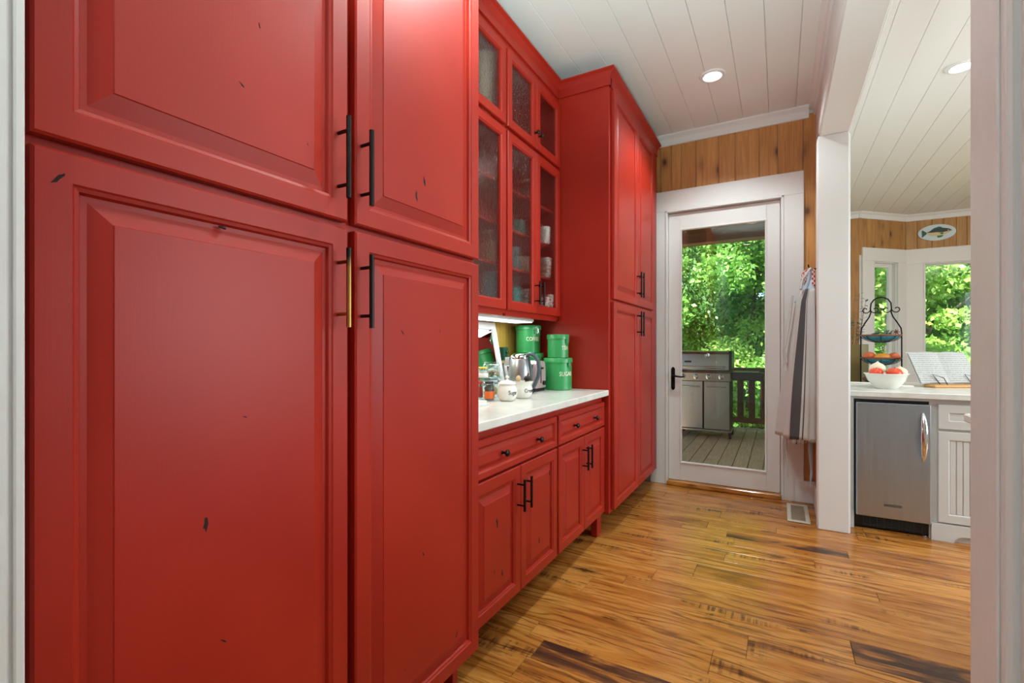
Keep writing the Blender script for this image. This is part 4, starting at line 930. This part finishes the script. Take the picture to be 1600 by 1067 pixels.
MB().tube([(.20, 4.14, .62), (.197, 4.14, .46), (.205, 4.13, .30), (.196, 4.13, .19)], [.013,.016,.009,.006], 6).build('apron_string', 'blue', ba, 60)
hk = thing('wall_hook', (.23, 4.18, 1.80), 'black iron hook holding the aprons', 'hook')
MB().box(.238, .2455, 4.16, 4.20, 1.77, 1.86, .003).build('back_plate', 'iron', hk); MB().tube([(.24, 4.18, 1.80), (.205, 4.18, 1.80), (.19, 4.18, 1.815), (.186, 4.18, 1.835)], .005).build('prong', 'iron', hk)
# ------------------------------------------------------------------ outside: deck, grill, railing, porch roof, trees
DZ = -.03
dk = tag(MB().box(-5.0, .3, 4.52, 8.05, DZ-.25, DZ-.04).build('deck', 'brown'), 'weathered board deck outside the glazed door', 'deck', kind='structure')
for k in range(20):
    x0 = -2.585 + k*.1435
    if x0+.139 < .30: MB().box(x0, x0+.1365, 4.53, 8.06, DZ-.04, DZ, .004).build('deck_board', 'deck', dk)
MB().box(-5.0, -2.59, 4.53, 8.06, DZ-.04, DZ).build('side_boards', 'deck', dk)
MB().box(-2.6, .30, 8.06, 8.10, DZ-.25, DZ+.012, .004).build('edge_board', plain('pale_edge_board', (206,190,160), .6), dk)
RY = 7.9
rl = thing('deck_railing', (-1, RY, DZ), 'brown wooden deck railing behind the grill', 'railing')
MB().box(-3.0, .3, RY-.06, RY+.06, .865, .908, .006).build('top_rail', 'brown', rl)
MB().box(-3.0, .3, RY-.02, RY+.02, .80, .865, .004).build('under_rail', 'brown', rl)
MB().box(-3.0, .3, RY-.02, RY+.02, .085, .165, .004).build('bottom_rail', 'brown', rl)
for k in range(19):
    x = -.358 - .1535*(k-4); 
    if x < .25: MB().box(x-.043, x+.043, RY-.018, RY+.018, .16, .81, .003).build('baluster', 'brown', rl)
for x in (-2.6, .22): MB().box(x-.045, x+.045, RY-.045, RY+.045, DZ, .87, .004).build('post', 'brown', rl)
po = tag(MB().box(-5, .3, 4.52, 8.6, 2.98, 3.08).build('porch_roof', 'porch'), 'dark wooden porch roof outside the door', 'roof', kind='structure')
MB().box(-5, .3, RY-.07, RY+.07, 2.81, 2.99, .005).build('beam', 'porch', po)
MB().box(-5, .3, RY-.078, RY-.07, 2.795, 2.835, .002).build('beam_trim', plain('tan_trim', (150,124,84), .6), po)
pl = thing('porch_light', (-.35, 7.45, 2.965), 'small warm light under the porch roof', 'light')
MB().lathe((-.335, 7.45, 2.96), [(.05,.0),(.075,.004),(.08,.0195),(.05,.0195)], 24, False).build('ring', 'white', pl, 40); MB().lathe((-.335, 7.45, 2.966), [(.001,0),(.051,.003)], 24, False).build('lens', 'porch_bulb', pl)
# grill
GY = 7.0
M['grill_steel'] = N('grill_steel').set(color=lin((168,164,160)), rough=.34, metal=1.0).m
M['char'] = plain('charcoal_metal', (52,50,50), .45, .5)
gl = thing('gas_grill', (-.9, GY+.28, DZ), 'stainless gas grill with hood closed on the deck', 'grill')
gx0, gx1 = -1.30, -.575
fg = lambda u, v, d: (d, u, v)
hood = [(GY+.0,.905),(GY+.01,1.0),(GY+.05,1.12),(GY+.09,1.155),(GY+.16,1.165),(GY+.38,1.165),(GY+.46,1.12),(GY+.48,.905)]
hd_ = MB().prism(hood, fg, gx0+.02, gx1-.02).build('hood', 'grill_steel', gl, 30)
MB().prism([(a-.004, b+.003) for a, b in hood], fg, gx1-.021, gx1+.012).build('hood_end_cap', 'char', gl, 30); MB().prism([(a-.004, b+.003) for a, b in hood], fg, gx0-.012, gx0+.021).build('hood_end_cap', 'char', gl, 30)
MB().tube([(gx0+.07, GY-.045, .945), (gx1-.06, GY-.045, .945)], .013, 10).build('hood_handle', 'chrome', hd_, 50)
for x in (gx0+.09, gx1-.08): MB().tube([(x, GY-.045, .945), (x, GY+.01, .95)], .010, 8).build('handle_bracket', 'char', hd_)
tv = MB().lathe((0,0,0), [(.001,.0),(.034,0),(.034,.012),(.028,.018),(.024,.016),(.001,.016)], 20)
MB().add([(-.868+p[0], GY+.05-p[2]*.95+p[1]*.2-.006, 1.105+p[1]) for p in tv.v], tv.f).build('thermometer', 'chrome', hd_, 40)
MB().box(-1.165, -1.075, GY+.001, GY+.012, 1.005, 1.030, .001).build('name_plate', 'char', hd_)
MB().prism([(GY-.02,.755),(GY-.035,.86),(GY+.0,.895),(GY+.46,.895),(GY+.46,.755)], fg, gx0, gx1).build('control_panel', 'grill_steel', gl)
for x in (-1.18, -1.005, -.845, -.685):
    kk = MB().lathe((0,0,0), [(.034,0),(.034,.006),(.026,.010),(.024,.034),(.018,.040),(.001,.041)], 18)
    MB().add([(x+p[0], GY-.027-p[2], .812+p[1]) for p in kk.v], kk.f).build('control_knob', 'chrome', gl, 40)
MB().box(gx0+.01, gx1-.005, GY+.01, GY+.46, .085, .755).build('cart', 'char', gl)
for a, b in ((gx0+.012, -.925), (-.905, gx1-.012)):
    d = MB().box(a, b, GY-.012, GY+.01, .098, .748, .004).build('cart_door', 'grill_steel', gl)
    MB().tube([(a+.04, GY-.04, .675), (b-.04, GY-.04, .675)], .007, 8).build('door_handle', 'chrome', d, 50)
    for x in (a+.045, b-.045): MB().tube([(x, GY-.04, .675), (x, GY-.01, .675)], .009, 8).build('handle_bracket', 'chrome', d)
MB().box(gx1+.012, -.185, GY+.02, GY+.46, .77, .875, .012).build('side_table', 'char', gl); MB().box(gx1+.012, -.245, GY+.03, GY+.45, .8755, .884, .003).build('table_top', 'grill_steel', gl)
MB().box(gx0-.30, gx0-.012, GY+.02, GY+.46, .77, .875, .012).build('side_table', 'char', gl)
MB().box(gx0, gx1+.01, GY+.0, GY+.47, .062, .088, .004).build('bottom_frame', 'grill_steel', gl)
for x in (gx0+.06, gx1-.01):
    for yy in (GY+.05, GY+.42):
        MB().tube([(x-.014, yy, .012), (x+.014, yy, .012)], .040, 16).build('caster', 'black', gl, 40); MB().box(x-.02, x+.02, yy-.015, yy+.015, .02, .064, .003).build('fork', 'char', gl)
br = thing('grill_brush', (-.19, GY+.0, .35), 'grill tool hanging from the side table', 'brush')
MB().tube([(-.205, GY-.01, .74), (-.206, GY-.01, .52)], [.012,.014], 8).build('handle', bpy.data.materials['walnut'], br, 40)
MB().tube([(-.206, GY-.01, .52), (-.20, GY-.01, .40), (-.175, GY-.01, .33), (-.21, GY-.01, .27)], .006, 6).build('shaft', 'char', br, 40); MB().tube([(-.205, GY-.01, .74), (-.205, GY+.01, .80)], .004, 6).build('hanging_loop', 'char', br)
# ground and trees
gm = MB(); R = random.Random(2); nx, ny = 26, 20
vs = []; fs = []
for j in range(ny+1):
    for i in range(nx+1):
        x = -22+44*i/nx; yy = 8.2+40*j/ny; vs.append((x, yy, -2.4+.06*(yy-8)+R.uniform(-.12,.12)))
for j in range(ny):
    for i in range(nx): a = j*(nx+1)+i; fs.append([a, a+1, a+nx+2, a+nx+1])
gm.add(vs, fs); struct('ground', gm, 'grass', 'sloping green lawn below the deck', 'ground')
def foliage(name, mat, parent, blobs, count, size, seed):
    r = np.random.default_rng(seed); b = np.array(blobs); wgt = b[:,3]**2; wgt /= wgt.sum()
    k = r.choice(len(b), count, p=wgt); d = r.normal(size=(count,3)); d /= np.linalg.norm(d, axis=1)[:,None]
    p = b[k,:3] + d*(b[k,3]*(r.random(count)**.4))[:,None]*np.array([1,1,.75])
    ax = r.normal(size=(count,3)); ax[:,2] -= .35; ax /= np.linalg.norm(ax, axis=1)[:,None]
    up = r.normal(size=(count,3)); sd = np.cross(ax, up); sd /= np.linalg.norm(sd, axis=1)[:,None]; nn = np.cross(ax, sd)
    s = size*r.uniform(.6, 1.3, count)[:,None]
    q = np.stack([p, p+ax*s*.45+sd*s*.3+nn*s*.08, p+ax*s, p+ax*s*.45-sd*s*.3+nn*s*.08], 1).reshape(-1,3)
    o_ = Vector(b[:,:3].mean(0)); me = bpy.data.meshes.new(name)
    me.vertices.add(count*4); me.vertices.foreach_set('co', (q-np.array(o_)).astype('f').ravel())
    me.loops.add(count*4); me.loops.foreach_set('vertex_index', np.arange(count*4, dtype='i'))
    me.polygons.add(count); me.polygons.foreach_set('loop_start', np.arange(0, count*4, 4, dtype='i')); me.polygons.foreach_set('loop_total', np.full(count, 4, dtype='i'))
    me.update(calc_edges=True); me.materials.append(M[mat]); o = link(name, me, o_, parent); o['kind'] = 'stuff'; return o
def tree(x, y, zb, h, rad, mat, count, size, seed, label, low=.12):
    t = thing('tree', (x, y, zb), label, 'tree', 'trees beyond the deck'); r = random.Random(seed)
    MB().tube([(x, y, zb-.3), (x+r.uniform(-.1,.1), y, zb+h*.35), (x+r.uniform(-.25,.25), y+r.uniform(-.2,.2), zb+h*.9)], [rad*.075, rad*.055, .02], 8).build('trunk', 'bark', t, 60)
    bl = []
    for k in range(34):
        a = r.uniform(0, 6.28); v = low+(.98-low)*r.random(); q = rad*math.sqrt(r.random())*(1.05-.45*abs(v-.45)); bl.append((x+q*math.cos(a), y+q*math.sin(a), zb+h*v, rad*r.uniform(.22,.42)))
    for k in range(7):
        b = bl[k]; MB().tube([(x, y, zb+(b[2]-zb)*.6), ((x+b[0])/2, (y+b[1])/2, (zb+(b[2]-zb)*.85)), b[:3]], [.05,.032,.012], 5).build('branch', 'bark', t)
    foliage('leaves', mat, t, bl, count, size, seed)
tree(-2.5, 12.4, -2.2, 8.0, 2.0, 'leaf_a', 25500, .13, 1, 'broad-leaved tree behind the grill hood', .05)
tree(-.75, 13.6, -2.2, 6.2, 1.7, 'leaf_b', 25500, .11, 2, 'pale bright green tree in the middle of the door view', .05)
tree(.35, 12.2, -2.2, 8.5, 1.8, 'leaf_a', 23800, .13, 3, 'tree filling the right side of the door view', .05)
tree(-1.6, 16.5, -2.0, 10.0, 2.8, 'leaf_c', 25500, .15, 4, 'tall deep green tree at the back of the door view', .05)
tree(2.35, 14.2, -2.2, 6.5, 1.9, 'leaf_b', 25500, .13, 5, 'bright green tree in the left half of the bay window', .05)
tree(4.3, 14.6, -2.2, 7.5, 2.1, 'leaf_a', 25500, .13, 6, 'broad-leaved tree at the right of the bay window', .05)
tree(3.1, 18.5, -2.0, 8.0, 2.9, 'leaf_c', 23800, .16, 7, 'deep green tree at the back of the bay window view', .05)
tree(1.2, 18.0, -2.0, 9.5, 2.8, 'leaf_a', 23800, .15, 8, 'tall tree seen through the narrow angled window', .05)
tree(-4.6, 17.5, -2.0, 10.0, 2.9, 'leaf_c', 20400, .16, 9, 'tall dark tree left of the door view', .05)
tree(6.2, 18.0, -2.0, 9.0, 2.9, 'leaf_b', 20400, .16, 10, 'pale tree far right of the bay window', .05)
tree(-.2, 22.0, -1.6, 11.0, 3.4, 'leaf_b', 22100, .20, 11, 'far bright tree closing the gap behind the door', .05)
tree(4.8, 23.0, -1.6, 10.0, 3.4, 'leaf_b', 22100, .20, 12, 'far bright tree behind the bay window', .05)
tree(1.72, 11.0, -2.2, 6.4, 1.0, 'leaf_b', 9000, .11, 13, 'small pale tree just outside the narrow angled window', .05)
